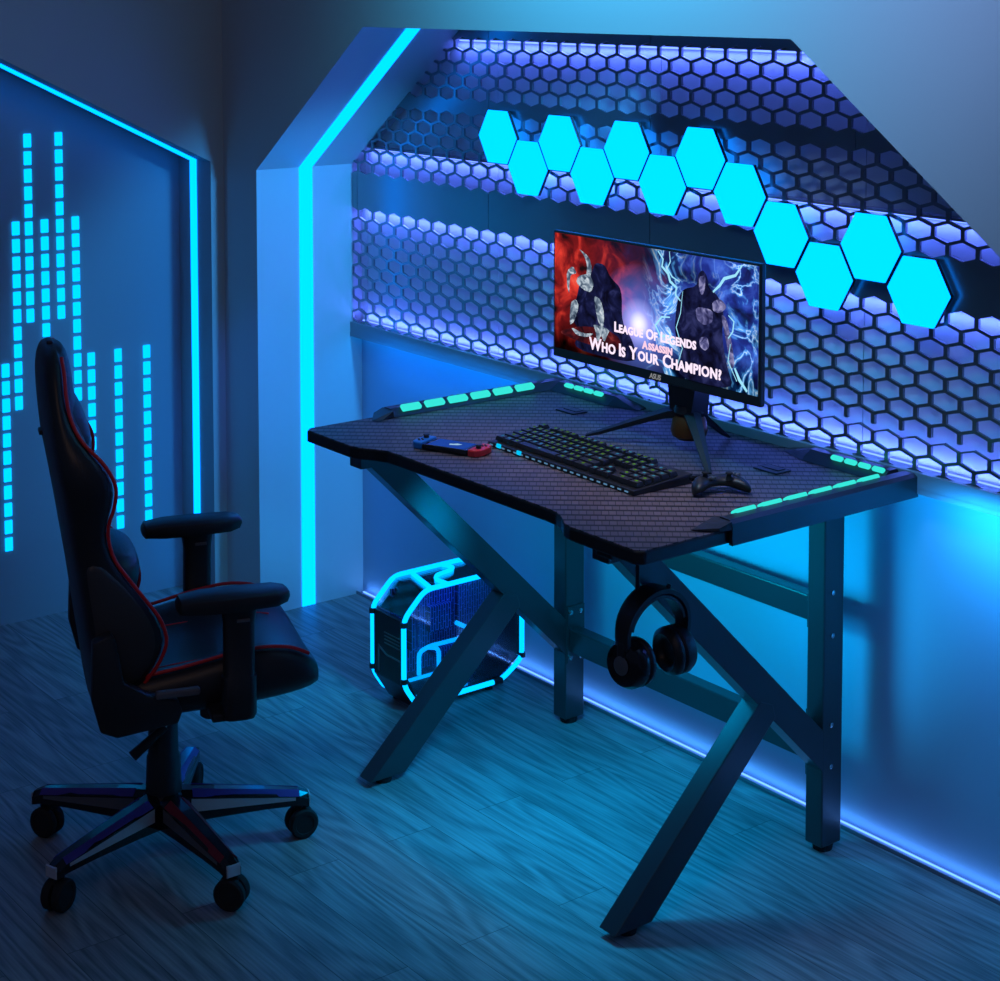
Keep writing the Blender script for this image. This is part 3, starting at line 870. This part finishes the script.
for r, n, c0 in ((0, 3, 0), (1, 3, 0), (2, 3, 0), (4, 1, 1), (5, 3, 0)):
    y = KD/2-.016-r*.0215-(.004 if r else 0)
    for c in range(n): put_key(x00+(15.25+c0+c+.5)*U, y, 1, KEYB if r > 3 else KEYG); nk += 1
for r, ws in ((1, (1.33, 1.33, 1.34)), (2, (1.33, 1.33, 1.34)), (3, (1.33, 1.33, 1.34)), (4, (1.33, 1.33, 1.34)), (5, (2.66, 1.34))):
    y = KD/2-.016-r*.0215-(.004 if r else 0); x = 18.5
    for w in ws:
        put_key(x00+(x+w/2)*U, y, w, KEYG if random.random() < .6 else KEYB); nk += 1
        x += w

# ------------------------------------------------------------------ handheld console
hc = thing('handheld_console', 'handheld game console with blue and red grips lying on the desk', 'game console', (1.447, -.268, ZD), math.radians(22)); hc.scale = (.84, .84, .84)
bm = B(); box(bm, -.066, .066, -.038, .038, .001, .015, .004); obj('console_body', bm, BLACKG, hc)
bm = B(); box(bm, -.052, .052, -.030, .030, .0146, .0153); sc2 = obj('console_screen', bm, CONSCR, hc)
bm = B(); prism(bm, [(-.002, -.010), (.018, -.004), (.026, .006), (.010, .010), (.004, .002), (-.006, .0)], 'z', .0154, .0157); obj('picture_shape', bm, CONWHITE, sc2)
def grip(s, m, nm):
    b = B(); P = [(s*.067, -.038), (s*.088, -.038), (s*.098, -.028), (s*.101, -.012), (s*.101, .012), (s*.098, .028), (s*.088, .038), (s*.067, .038)]
    prism(b, P, 'z', .0005, .0185, .004)
    g = obj(nm, b, m, hc)
    b = B(); lathe(b, [(.0075, 0), (.0065, .003), (.0055, .005), (.0085, .0065), (.0075, .009)], (s*.084, .014 if s < 0 else -.012, .018)); obj('thumbstick', b, BLACKP, g, 40)
    b = B()
    cy = -.012 if s < 0 else .014
    for dx, dy in ((.006, 0), (-.006, 0), (0, .006), (0, -.006)): lathe(b, [(.003, 0), (.003, .002), (.002, .0026)], (s*.084+dx, cy+dy, .018), n=12)
    obj('button_cluster', b, BLACKP, g)
grip(-1, JOYB, 'left_grip'); grip(1, JOYR, 'right_grip')

# ------------------------------------------------------------------ game controller
gp = thing('game_controller', 'black wireless game controller on the desk beside the right stand leg', 'controller', (2.008, -.050, ZD), math.radians(62)); gp.scale = (.78, .78, .78)
rings = []
for x, cy, hd, z0, z1 in ((-.074, -.030, .010, .003, .020), (-.066, -.022, .030, .001, .033), (-.050, -.008, .040, .004, .042), (-.028, .006, .030, .012, .042), (0, .010, .026, .014, .040),
                          (.028, .006, .030, .012, .042), (.050, -.008, .040, .004, .042), (.066, -.022, .030, .001, .033), (.074, -.030, .010, .003, .020)):
    zc = (z0+z1)/2; hz = (z1-z0)/2
    rings.append([(x, cy+hd*math.cos(2*pi*k/12), zc+hz*math.sin(2*pi*k/12)) for k in range(12)])
bm = B(); loft(bm, rings); bm = subdivided(bm, 1); obj('controller_body', bm, BLACKP, gp, 60)
for x, y in ((-.034, -.004), (.022, -.018)):
    bm = B(); lathe(bm, [(.009, -.008), (.006, .003), (.0055, .006), (.0095, .008), (.0085, .011)], (x, y, .041)); obj('thumbstick', bm, RUBBER, gp, 40)
bm = B()
for dx, dy in ((.008, 0), (-.008, 0), (0, .008), (0, -.008)): lathe(bm, [(.0045, -.004), (.0045, .003), (.003, .0045)], (.046+dx, .004+dy, .040), n=14)
obj('button_cluster', bm, GREY, gp)
bm = B(); box(bm, -.030, -.010, -.020, -.014, .036, .0435, .002); box(bm, -.023, -.017, -.027, -.007, .036, .0435, .002); obj('direction_pad', bm, GREY, gp)
bm = B()
for s in (-1, 1): box(bm, s*.046-.018, s*.046+.018, .022, .036, .020, .034, .005)
obj('shoulder_button', bm, BLACKG, gp)

# ------------------------------------------------------------------ headphones hanging on the hook
hp = thing('headphones', 'black over-ear headphones hanging from a hook under the desk corner', 'headphones', (2.10, -.300, .657))
# local: arc in the y-z plane, apex at z=0
def arc(r, z, n, a0=-8, a1=188, yoff=0):
    return [Vector((0, r*math.cos(math.radians(a)), z+r*1.12*math.sin(math.radians(a)))) for a in [a0+(a1-a0)*k/n for k in range(n+1)]]
RB = .078
def band(bm, r, w, t, zc, a0, a1, n=24):
    rings = []
    for k in range(n+1):
        a = math.radians(a0+(a1-a0)*k/n); d = Vector((0, math.cos(a)*(1-.16*max(0, .5-math.sin(a))), 1.12*math.sin(a))); c = d*r+Vector((0, 0, zc)); nn = d.normalized()
        W = w*(.72+.28*math.sin(math.radians(a0+(a1-a0)*k/n)))
        rings.append([c+Vector((W, 0, 0))-nn*t*.6, c+Vector((W, 0, 0))+nn*t*.6, c+nn*t, c+Vector((-W, 0, 0))+nn*t*.6, c+Vector((-W, 0, 0))-nn*t*.6, c-nn*t])
    loft(bm, rings)
zc = -.087
bm = B(); band(bm, RB, .022, .0065, zc, -8, 188); obj('headband', bm, BLACKP, hp, 50)
bm = B(); band(bm, RB-.0095, .018, .0045, zc, 20, 160); obj('headband_pad', bm, LEATHERG, hp, 50)
for s in (-1, 1):
    ax = Vector((-.12, -s, -.06)).normalized()
    c = Vector((0, s*.052, -.122))
    # cup axis points inwards (towards the middle)
    bm = B(); lathe(bm, [(.026, -.026), (.038, -.023), (.044, -.012), (.044, 0), (.040, .004)], c, ax, 30)
    cup = obj('ear_cup', bm, BLACKG if s < 0 else BLACKP, hp, 40)
    bm = B(); lathe(bm, [(.022, .010), (.026, .020), (.034, .0245), (.043, .018), (.0445, .008), (.040, .004)], c, ax, 30); obj('ear_cushion', bm, LEATHER, cup, 60)
    bm = B(); lathe(bm, [(.015, -.0265), (.017, -.0285), (.0145, -.0295)], c, ax, 24); obj('cup_badge', bm, GREY, cup, 40)
    bm = B(); box(bm, -.010, .010, s*.0745-.005, s*.0745+.005, -.122, -.080, .003); obj('yoke', bm, BLACKP, hp)

# ------------------------------------------------------------------ computer tower
pc = thing('computer_tower', 'glass-sided computer tower outlined by glowing cyan tubes on the floor', 'computer', (.922, .10, 0))
XN, XF = .99, .858
prof = [(-.077, .077), (-.077, .237), (-.015, .297), (.20, .297), (.28, .215), (.28, .063), (.215, .022), (-.040, .022)]
for X in (XN, XF):
    P = fillet([(X, y, z) for y, z in prof], .022, 4, True)
    bm = B(); tube(bm, P, .0062, 10, True); tb = wobj('frame_tube', bm, TUBE, pc, sm=60)
    bm = B()
    for a, c in (((-.077, .082), (-.077, .094)), ((-.077, .219), (-.077, .231)), ((.28, .078), (.28, .066)), ((.19, .022), (.215, .022)), ((.28, .20), (.28, .212))):
        cyl(bm, (X, *a), (X, *c), .0088, n=16)
    wobj('tube_collar', bm, BLACKP, pc, parent=tb)
def inset(d, p=prof):
    cx, cy = .10, .16
    return [(y+(d if y < cx else -d), z+(d if z < cy else -d)) for y, z in p]
IN = inset(.008)
bm = B()
# shell: bottom, rear, solid front plate
box(bm, XF+.004, XN-.004, -.036, .215, .014, .022, .002)
prism(bm, [(.273, .07), (.279, .07), (.279, .21), (.273, .21)], 'x', XF+.004, XN-.004)
wobj('case_shell', bm, BLACKP, pc)
bm = B()
prism(bm, [(-.079, .075), (-.079, .232), (-.066, .232), (-.066, .10), (-.03, .030), (-.030, .008), (-.036, .008)], 'x', XF+.007, XN-.007, .002)
fp = wobj('front_panel', bm, BLACKG, pc)
bm = B()
for k in range(4): box(bm, .912, .976, -.0805, -.0785, .160+k*.0085, .1625+k*.0085)
box(bm, .885, .890, -.0805, -.0785, .085, .150); prism(bm, [(.885, .150), (.925, .135), (.976, .135), (.976, .131), (.922, .131), (.885, .145)], 'y', -.0805, -.0785)
wobj('vent_slot', bm, GREY, pc, parent=fp)
bm = B(); prism(bm, IN, 'x', XN-.003, XN-.001); prism(bm, IN, 'x', XF+.001, XF+.003); wobj('side_glass', bm, GLASS, pc)
bm = B()
prism(bm, [(-.070, .238), (-.013, .293), (.196, .293), (.196, .291), (-.012, .291), (-.068, .237)], 'x', XF+.006, XN-.006); wobj('top_glass', bm, GLASS, pc)
bm = B(); box(bm, .885, .889, -.045, .262, .060, .278); wobj('motherboard', bm, PCB, pc)
bm = B()
box(bm, .889, .905, .06, .13, .15, .215, .003); box(bm, .889, .912, .0, .012, .12, .26, .001); box(bm, .889, .912, .018, .030, .12, .26, .001)
box(bm, .889, .93, .06, .22, .095, .118, .003); box(bm, .889, .975, .12, .255, .024, .075, .004); box(bm, .889, .900, .15, .24, .14, .26, .002)
wobj('board_component', bm, PCB, pc)
bm = B()
tube(bm, fillet([(.95, -.005, .075), (.95, -.005, .131), (.95, .028, .139), (.95, .130, .137)], .025), .0055, 8)
tube(bm, fillet([(.95, .022, .137), (.95, .054, .128), (.95, .054, .060)], .025), .0055, 8)
tube(bm, [(.95, .106, .180), (.95, .148, .155)], .0055, 8)
wobj('coolant_tube', bm, TUBE, pc, sm=60)
bm = B()
tube(bm, [(XF, .035, .297), (XN, .004, .297)], .0055, 8)
tube(bm, fillet([(XF, .125, .297), (XF+.035, .140, .297), (XF+.050, .120, .297), (XF+.060, .070, .297), (XF+.085, .050, .297), (XN, .055, .297)], .02), .0055, 8)
wobj('top_tube', bm, TUBE, pc, sm=60)
bm = B()
tube(bm, [(XN-.03, -.040, .026), (XN-.03, .19, .026)], .005, 8); tube(bm, [(XN-.012, -.03, .030), (XN-.012, .12, .030)], .003, 8)
wobj('bottom_tube', bm, TUBE, pc, sm=60)
bm = B()
for y in (-.02, .19):
    for x in (XF+.02, XN-.02): cyl(bm, (x, y, 0), (x, y, .0145), .010, n=16)
wobj('case_foot', bm, RUBBER, pc)

# ------------------------------------------------------------------ gaming chair (local: +x forward, +y left)
ch = thing('gaming_chair', 'black gaming chair with red piping facing the niche left of the desk', 'chair', (1.243, -.834, 0), math.radians(71))
bm = B(); lathe(bm, [(.036, .075), (.046, .082), (.046, .118), (.036, .128), (.033, .20), (.030, .205), (.029, .30), (.026, .305), (.026, .340)], (0, 0, 0), n=32); obj('gas_column', bm, BLACKP, ch, 40)
angs = [215.8, 287.4, 359.0, 67.0, 141.0]
for k, a in enumerate(angs):
    R = Matrix.Rotation(math.radians(a)-math.radians(71), 4, 'Z')
    bm = B()
    rings = []
    for r, w, zt_, zb in ((.030, .028, .130, .066), (.10, .0255, .123, .070), (.20, .022, .110, .073), (.268, .019, .100, .072), (.290, .016, .091, .066)):
        rings.append([(r, -w, zb), (r, -w, zt_-.010), (r, -w*.45, zt_), (r, w*.45, zt_), (r, w, zt_-.010), (r, w, zb)])
    loft(bm, rings); bm.transform(R); lg = obj('base_leg', bm, BLACKG, ch)
    # accents: violet edge line along the top, alloy wedge on the flank, alloy end cap
    bm = B()
    for q in (1, -1):
        loft(bm, [[(.055, q*.0268, .1185), (.055, q*.0125, .1300), (.055, q*.0110, .1285), (.055, q*.0250, .1170)], [(.270, q*.0192, .0905), (.270, q*.0088, .1008), (.270, q*.0080, .0992), (.270, q*.0180, .0890)]])
    bm.transform(R); obj('edge_accent', bm, STARRED if k in (2,) else PURPLE, lg)
    bm = B()
    for q in (1, -1):
        loft(bm, [[(.052, q*.0278, .1150), (.052, q*.0278, .0880), (.052, q*.024, .0880), (.052, q*.024, .1150)], [(.262, q*.0200, .0895), (.262, q*.0200, .0835), (.262, q*.017, .0835), (.262, q*.017, .0895)]])
    bm.transform(R); obj('flank_accent', bm, SILVER if k in (1, 3) else GREY, lg)
    bm = B()
    loft(bm, [[(.2895, -.0145, .067), (.2895, .0145, .067), (.2895, .0145, .0905), (.2895, -.0145, .0905)], [(.2930, -.0130, .0685), (.2930, .0130, .0685), (.2930, .0130, .0890), (.2930, -.0130, .0890)]])
    bm.transform(R); obj('end_cap', bm, SILVER, lg)
    bm = B()
    sw = [25, -60, 40, 80, 140][k]
    cyl(bm, (.27, 0, .048), (.27, 0, .080), .009, n=14)
    T = R @ Matrix.Translation((.27, 0, 0)) @ Matrix.Rotation(math.radians(sw)-math.radians(a), 4, 'Z') @ Matrix.Translation((.006, 0, 0))
    b2 = B()
    for s in (-1, 1): lathe(b2, [(.012, s*.003), (.028, s*.003), (.0305, s*.007), (.0305, s*.017), (.027, s*.021), (.020, s*.021), (.019, s*.0195)], (0, 0, .0305), (0, 1, 0), 26)
    box(b2, -.014, .014, -.0045, .0045, .030, .068, .002)
    b2.transform(T)
    bm.transform(R)
    me = bpy.data.meshes.new('t'); b2.to_mesh(me); b2.free(); bm.from_mesh(me); bpy.data.meshes.remove(me)
    obj('caster', bm, RUBBER if k in (0, 1, 2, 3, 4) else BLACKP, lg, 40)
CH0 = set(bpy.data.objects)
# mechanism, lever, knob
bm = B(); box(bm, -.10, .12, -.085, .085, .370, .400, .006); box(bm, .055, .115, -.265, .225, .392, .408, .004); obj('seat_mechanism', bm, BLACKP, ch)
bm = B(); lathe(bm, [(.018, 0), (.023, .004), (.023, .040), (.018, .046)], (.070, -.15, .338), (0, 0, 1), 18); obj('tension_knob', bm, BLACKP, ch, 40)
bm = B(); tube(bm, [(.04, .0, .372), (.022, -.01, .310), (-.004, -.014, .268)], .0040, 8); lv = obj('tilt_lever', bm, SILVER, ch, 60)
bm = B(); cyl(bm, (.000, -.013, .272), (-.066, -.018, .222), .008, .011, 14); obj('lever_grip', bm, BLACKP, lv, 40)
# seat cushion
rings = []
SW = .212
for X, zc, zb_, bot, w in ((-.145, .425, .440, .385, .165), (-.11, .437, .452, .376, .19), (-.06, .445, .462, .376, .20), (.02, .448, .474, .378, .208), (.09, .452, .490, .382, .212),
                           (.165, .456, .500, .386, .214), (.22, .455, .492, .392, .212), (.262, .446, .466, .398, .205), (.285, .432, .436, .410, .195)):
    rings.append([(X, -w*.80, bot), (X, -w, bot+.016), (X, -w, (bot+zb_)/2+.008), (X, -w*.94, zb_-.004), (X, -w*.82, zb_), (X, -w*.66, zb_-.010), (X, -w*.5, zc), (X, 0, zc-.004),
                  (X, w*.5, zc), (X, w*.66, zb_-.010), (X, w*.82, zb_), (X, w*.94, zb_-.004), (X, w, (bot+zb_)/2+.008), (X, w, bot+.016), (X, w*.80, bot), (X, 0, bot)])
bm = B(); loft(bm, rings); bm = subdivided(bm, 1); obj('seat', bm, LEATHER, ch, 70)
for s in (-1, 1):
    P = [(-.12, s*.176, .452), (-.06, s*.182, .465), (.02, s*.188, .477), (.09, s*.192, .492), (.165, s*.194, .501), (.22, s*.192, .493), (.255, s*.187, .474)]
    bm = B(); tube(bm, fillet(P, .03, 3), .0036, 8); obj('seat_piping', bm, PIPING, ch, 60)
    P = [(-.12, s*.112, .440), (.0, s*.108, .452), (.10, s*.106, .458), (.2, s*.105, .462), (.235, s*.104, .456)]
    bm = B(); tube(bm, fillet(P, .03, 3), .0026, 8); obj('seat_piping', bm, PIPING, ch, 60)
# backrest shell with wings
lev = [(.365, .150, -.160, -.100, -.125), (.415, .178, -.168, -.082, -.122), (.455, .190, -.172, -.066, -.118), (.495, .198, -.178, -.036, -.116), (.540, .204, -.184, -.018, -.116), (.585, .205, -.190, -.032, -.118),
       (.645, .200, -.198, -.076, -.124), (.705, .195, -.208, -.124, -.134), (.760, .196, -.216, -.146, -.146), (.808, .206, -.224, -.130, -.154), (.846, .212, -.230, -.128, -.160), (.885, .206, -.238, -.148, -.168),
       (.925, .186, -.243, -.188, -.178), (.965, .158, -.247, -.206, -.186), (1.01, .140, -.250, -.211, -.190), (1.04, .126, -.250, -.211, -.193), (1.068, .100, -.246, -.214, -.200), (1.083, .060, -.238, -.220, -.212)]
lev = [(z, w, xr+.018, xw+(.018 if z > .72 else .006 if z > .66 else 0), xc+(.018 if z > .72 else 0)) for z, w, xr, xw, xc in lev]
rings = []
for z, w, xr, xw, xc in lev:
    xw = xw if z < .93 else xw
    rings.append([(xr+.018, -w, z), (xw-.012, -w*1.0, z), (xw, -w*.93, z), (xw-.004, -w*.84, z), ((xw*.45+xc*.55), -w*.70, z), (xc, -w*.52, z), (xc+.004, 0, z), (xc, w*.52, z), ((xw*.45+xc*.55), w*.70, z),
                  (xw-.004, w*.84, z), (xw, w*.93, z), (xw-.012, w, z), (xr+.018, w, z), (xr+.002, w*.86, z), (xr-.006, 0, z), (xr+.002, -w*.86, z)])
bm = B(); loft(bm, rings); bm = subdivided(bm, 1); back = obj('backrest', bm, LEATHER, ch, 70)
for s in (-1, 1):
    P = [(xw+.001, s*w*.955, z) for z, w, xr, xw, xc in lev[1:-1]]
    bm = B(); tube(bm, fillet(P, .03, 3), .0036, 8); obj('back_piping', bm, PIPING, back, 60)
# lower side wing panel in charcoal leather on both flanks
for s in (-1, 1):
    pan = [(.455, -.150, -.080), (.495, -.150, -.050), (.540, -.152, -.034), (.585, -.156, -.046), (.635, -.162, -.080), (.675, -.166, -.116), (.70, -.168, -.140)]
    rows_ = []
    for z, xa, xb in pan:
        w = [l for l in lev if l[0] <= z+1e-6][-1]
        i = lev.index(w); nx = lev[min(i+1, len(lev)-1)]; t = (z-w[0])/max(1e-6, nx[0]-w[0]); ww = w[1]*(1-t)+nx[1]*t
        rows_.append([(xa, s*(ww-.004), z), (xa, s*(ww+.0015), z), ((xa+xb)/2, s*(ww+.004), z), (xb, s*(ww+.0005), z), (xb, s*(ww-.006), z)])
    bm = B(); loft(bm, rows_); bm = subdivided(bm, 1); obj('wing_panel', bm, LEATHERG, back, 60)
# rear harness trim
bm = B(); box(bm, -.2325, -.218, -.016, .016, .905, .914, .002); obj('rear_strap_loop', bm, BLACKP, back)
bm = B(); box(bm, -.216, -.204, -.02, .02, 1.072, 1.087, .003); obj('top_tab', bm, BLACKP, back)
# pillows
def pillow(c, hx, hy, hz, tilt):
    b = B(); n = 14; rr = []
    for i in range(1, 10):
        t = -1+2*i/10.0; z = hz*math.copysign(abs(t)**.8, t)
        rr.append([(hx*(1-abs(t)**3)**.7*math.copysign(abs(math.cos(2*pi*k/n))**.8, math.cos(2*pi*k/n)), hy*(1-abs(t)**4)**.6*math.copysign(abs(math.sin(2*pi*k/n))**.55, math.sin(2*pi*k/n)), z) for k in range(n)])
    loft(b, rr); b = subdivided(b, 1)
    b.transform(Matrix.Translation(c) @ Matrix.Rotation(math.radians(tilt), 4, 'Y'))
    return b
bm = pillow((-.184, 0, .930), .040, .125, .066, -20); hd = obj('headrest_pillow', bm, LEATHER, ch, 70)
# embroidered emblem: plain red swirl on the flank of the pillow
bm = B()
T = Matrix.Translation((-.186, -.1125, .922)) @ Matrix.Scale(.8, 4) @ Matrix.Rotation(math.radians(-20), 4, 'Y')
for pts in ([(-.022, .026), (-.006, .034), (.014, .022), (.018, .006), (.004, .014), (-.010, .018), (-.014, .004), (-.004, -.004), (.014, -.010), (.020, -.026), (.010, -.036), (-.004, -.034), (.006, -.024), (.002, -.014), (-.014, -.008), (-.024, .008)],):
    b2 = B(); prism(b2, pts, 'y', -.006, .006); b2.transform(T)
    me = bpy.data.meshes.new('t'); b2.to_mesh(me); b2.free(); bm.from_mesh(me); bpy.data.meshes.remove(me)
obj('emblem', bm, REDLOGO, hd)
bm = pillow((-.108, 0, .610), .050, .135, .092, 18); obj('lumbar_pillow', bm, LEATHER, ch, 70)
# side brackets joining seat and back
for s in (-1, 1):
    y0, y1 = sorted((s*.206, s*.236))
    bm = B(); prism(bm, [(-.160, .548), (-.128, .560), (-.118, .548), (-.104, .466), (-.060, .438), (-.006, .422), (.002, .400), (-.006, .378), (-.118, .364), (-.148, .378), (-.164, .44)], 'y', y0, y1, .005)
    obj('recline_bracket', bm, BLACKP, ch, 40)
bm = B(); box(bm, -.048, .034, -.243, -.226, .418, .432, .004); obj('recline_handle', bm, GREY, ch)
# armrests
for s in (-1, 1):
    y = s*.262 if s < 0 else .222
    bm = B()
    rings = []
    for z, hx_, hy_, cx_ in ((.376, .028, .020, .098), (.384, .032, .022, .098), (.455, .032, .022, .098), (.458, .029, .020, .098), (.555, .029, .020, .099), (.588, .034, .021, .099)):
        rings.append([(cx_+hx_*math.copysign(abs(math.cos(2*pi*k/20))**.6, math.cos(2*pi*k/20)), y+hy_*math.copysign(abs(math.sin(2*pi*k/20))**.6, math.sin(2*pi*k/20)), z) for k in range(20)])
    loft(bm, rings); post = obj('armrest_post', bm, BLACKP, ch, 40)
    bm = B(); box(bm, .092, .116, y-.0225, y-.019, .562, .568, .001); obj('height_button', bm, GREY, post)
    bm = B()
    rings = []
    for X, w, z0, z1 in ((-.016, .020, .592, .604), (-.010, .030, .586, .612), (.03, .038, .584, .616), (.09, .041, .584, .616), (.165, .038, .586, .615), (.186, .028, .590, .612), (.192, .018, .596, .608)):
        zc_ = (z0+z1)/2
        rings.append([(X, y-w, zc_), (X, y-w*.92, z1-.004), (X, y-w*.75, z1), (X, y+w*.75, z1), (X, y+w*.92, z1-.004), (X, y+w, zc_), (X, y+w*.9, z0+.003), (X, y+w*.6, z0), (X, y-w*.6, z0), (X, y-w*.9, z0+.003)])
    loft(bm, rings); obj('armrest_pad', bm, BLACKP, ch, 40)

# the seat assembly sits a little forward of and below the column's nominal top
for o in [o for o in bpy.data.objects if o not in CH0]:
    if o.parent == ch:
        k = o.name.split('.')[0]
        o.location = (-.004, -.022, -.022) if k.startswith('seat') else (.004, -.022, .0) if k.startswith('arm') else (.0, -.022, -.012) if k == 'recline_bracket' else (0, -.022, 0) if k in ('recline_handle', 'tension_knob', 'tilt_lever') else (.0, -.022, -.030)

# ------------------------------------------------------------------ lights
def area(name, loc, tgt, size, col, power, shape='RECTANGLE', size_y=None, spread=180):
    l = bpy.data.lights.new(name, 'AREA'); l.energy = power; l.color = col; l.shape = shape; l.size = size; l.size_y = size_y or size
    l.spread = math.radians(spread)
    o = bpy.data.objects.new(name, l); COL.objects.link(o); o.location = loc
    o.rotation_euler = (Vector(tgt)-Vector(loc)).to_track_quat('-Z', 'Y').to_euler()
    return o
def spot(name, loc, tgt, ang, col, power, blend=.6, r=.05):
    l = bpy.data.lights.new(name, 'SPOT'); l.energy = power; l.color = col; l.spot_size = math.radians(ang); l.spot_blend = blend; l.shadow_soft_size = r
    o = bpy.data.objects.new(name, l); COL.objects.link(o); o.location = loc
    o.rotation_euler = (Vector(tgt)-Vector(loc)).to_track_quat('-Z', 'Y').to_euler()
    return o
area('wall_wash_light', (1.66, -.50, 2.35), (1.62, 0, 1.82), .95, (.067, .571, 1.0), 6.6, size_y=.12, spread=95)
area('side_wash_light', (2.62, -.70, 2.30), (2.38, 0, 1.66), .6, (.30, .50, 1.0), 2.0, size_y=.3, spread=80)
spot('jamb_fill_light', (1.60, .20, 1.62), (.19, .17, .84), 47, (.03, .38, 1.0), 122, .6, .06)  # unseen lamp added in the niche to brighten the left jamb
spot('corner_fill_light', (1.25, -.55, 1.55), (.09, 0, .62), 17, (.02, .16, 1.0), 22, 1.0, .06)  # added to put blue on the back wall beside the jamb
area('under_desk_light', (1.64, -.30, .690), (1.60, .30, .60), .50, (.0, .58, .95), 2.4, size_y=.06, spread=100)
area('brace_fill_light', (1.50, -.19, .722), (1.262, -.19, .555), .05, (.0, .48, 1.0), .75, size_y=.12, spread=42)  # added lamp without a fixture, brightens the left brace
area('room_fill_light', (3.3, -2.3, 2.5), (1.3, -.9, .4), .6, (1.0, .60, .42), .36, spread=70)
spot('leg_fill_light', (1.80, -.33, .61), (1.95, .10, .50), 54, (.0, .46, 1.0), 17, 1.0, .125)  # extra lamp aimed at the right rear leg, no fixture there
spot('floor_spot_light', (1.64, -.12, .655), (1.63, -.14, 0), 118, (.0, .46, 1.0), 26, 1.0, .085)
area('left_room_light', (1.9, -1.1, 2.6), (0, -.7, 1.55), .5, (1.0, .9, .6), .2, spread=80)
area('desk_down_light', (1.75, -.22, 1.75), (1.75, -.16, .77), .9, (1.0, .62, .55), .36, size_y=.2, spread=35)
PL = (.085, .145, 1.0)
for z in (1.587, 1.277, 1.108):
    area('panel_led_light', ((JX+RXR)/2, .3235, z), ((JX+RXR)/2, .335, z-.05), RXR-JX-.05, PL, 1.9, size_y=.012)
area('panel_led_light', ((JX+RXR)/2, .3235, .798), ((JX+RXR)/2, .335, .848), RXR-JX-.05, PL, 2.5, size_y=.012)
area('niche_right_fill_light', (2.72, .235, .744), (2.72, .345, .62), .90, (.01, .36, 1.0), 4.6, size_y=.02)  # added line of light off the ledge, spreads its wash further down
area('niche_left_fill_light', (.66, .235, .742), (.66, .338, .60), .72, (.0, .22, 1.0), .7, size_y=.02)  # added on the left side too, standing clear of the ledge strip
area('case_fill_light', (.94, .10, .285), (.90, .10, .10), .16, (.03, .16, 1.0), .12, size_y=.05)  # added inside the tower to brighten the board
area('base_led_light', ((JX+RXR)/2, .322, .012), ((JX+RXR)/2, .338, .06), RXR-JX-.05, (.10, .36, 1.0), .62, size_y=.010)

w = bpy.data.worlds.new('World'); SC.world = w; w.use_nodes = True
bg = w.node_tree.nodes['Background']; bg.inputs[0].default_value = (.27, .45, 1.0, 1); bg.inputs[1].default_value = .080

# ------------------------------------------------------------------ camera
cam = bpy.data.cameras.new('camera'); co = bpy.data.objects.new('camera', cam); COL.objects.link(co)
co.location = (4.405, -2.427, 1.72)
co.rotation_euler = (math.radians(90-3.9353), 0, math.radians(52.3135))
cam.sensor_width = 36; cam.sensor_fit = 'HORIZONTAL'; cam.lens = 64.37
cam.shift_y = -.3755
cam.clip_start = .05
SC.camera = co
SC.view_settings.view_transform = 'Standard'; SC.view_settings.look = 'None'
SC.view_settings.exposure = 0; SC.view_settings.gamma = 1; SC.view_settings.use_curve_mapping = False
SC.cycles.use_denoising = True
SC.cycles.max_bounces = 6
SC.cycles.sample_clamp_indirect = 4
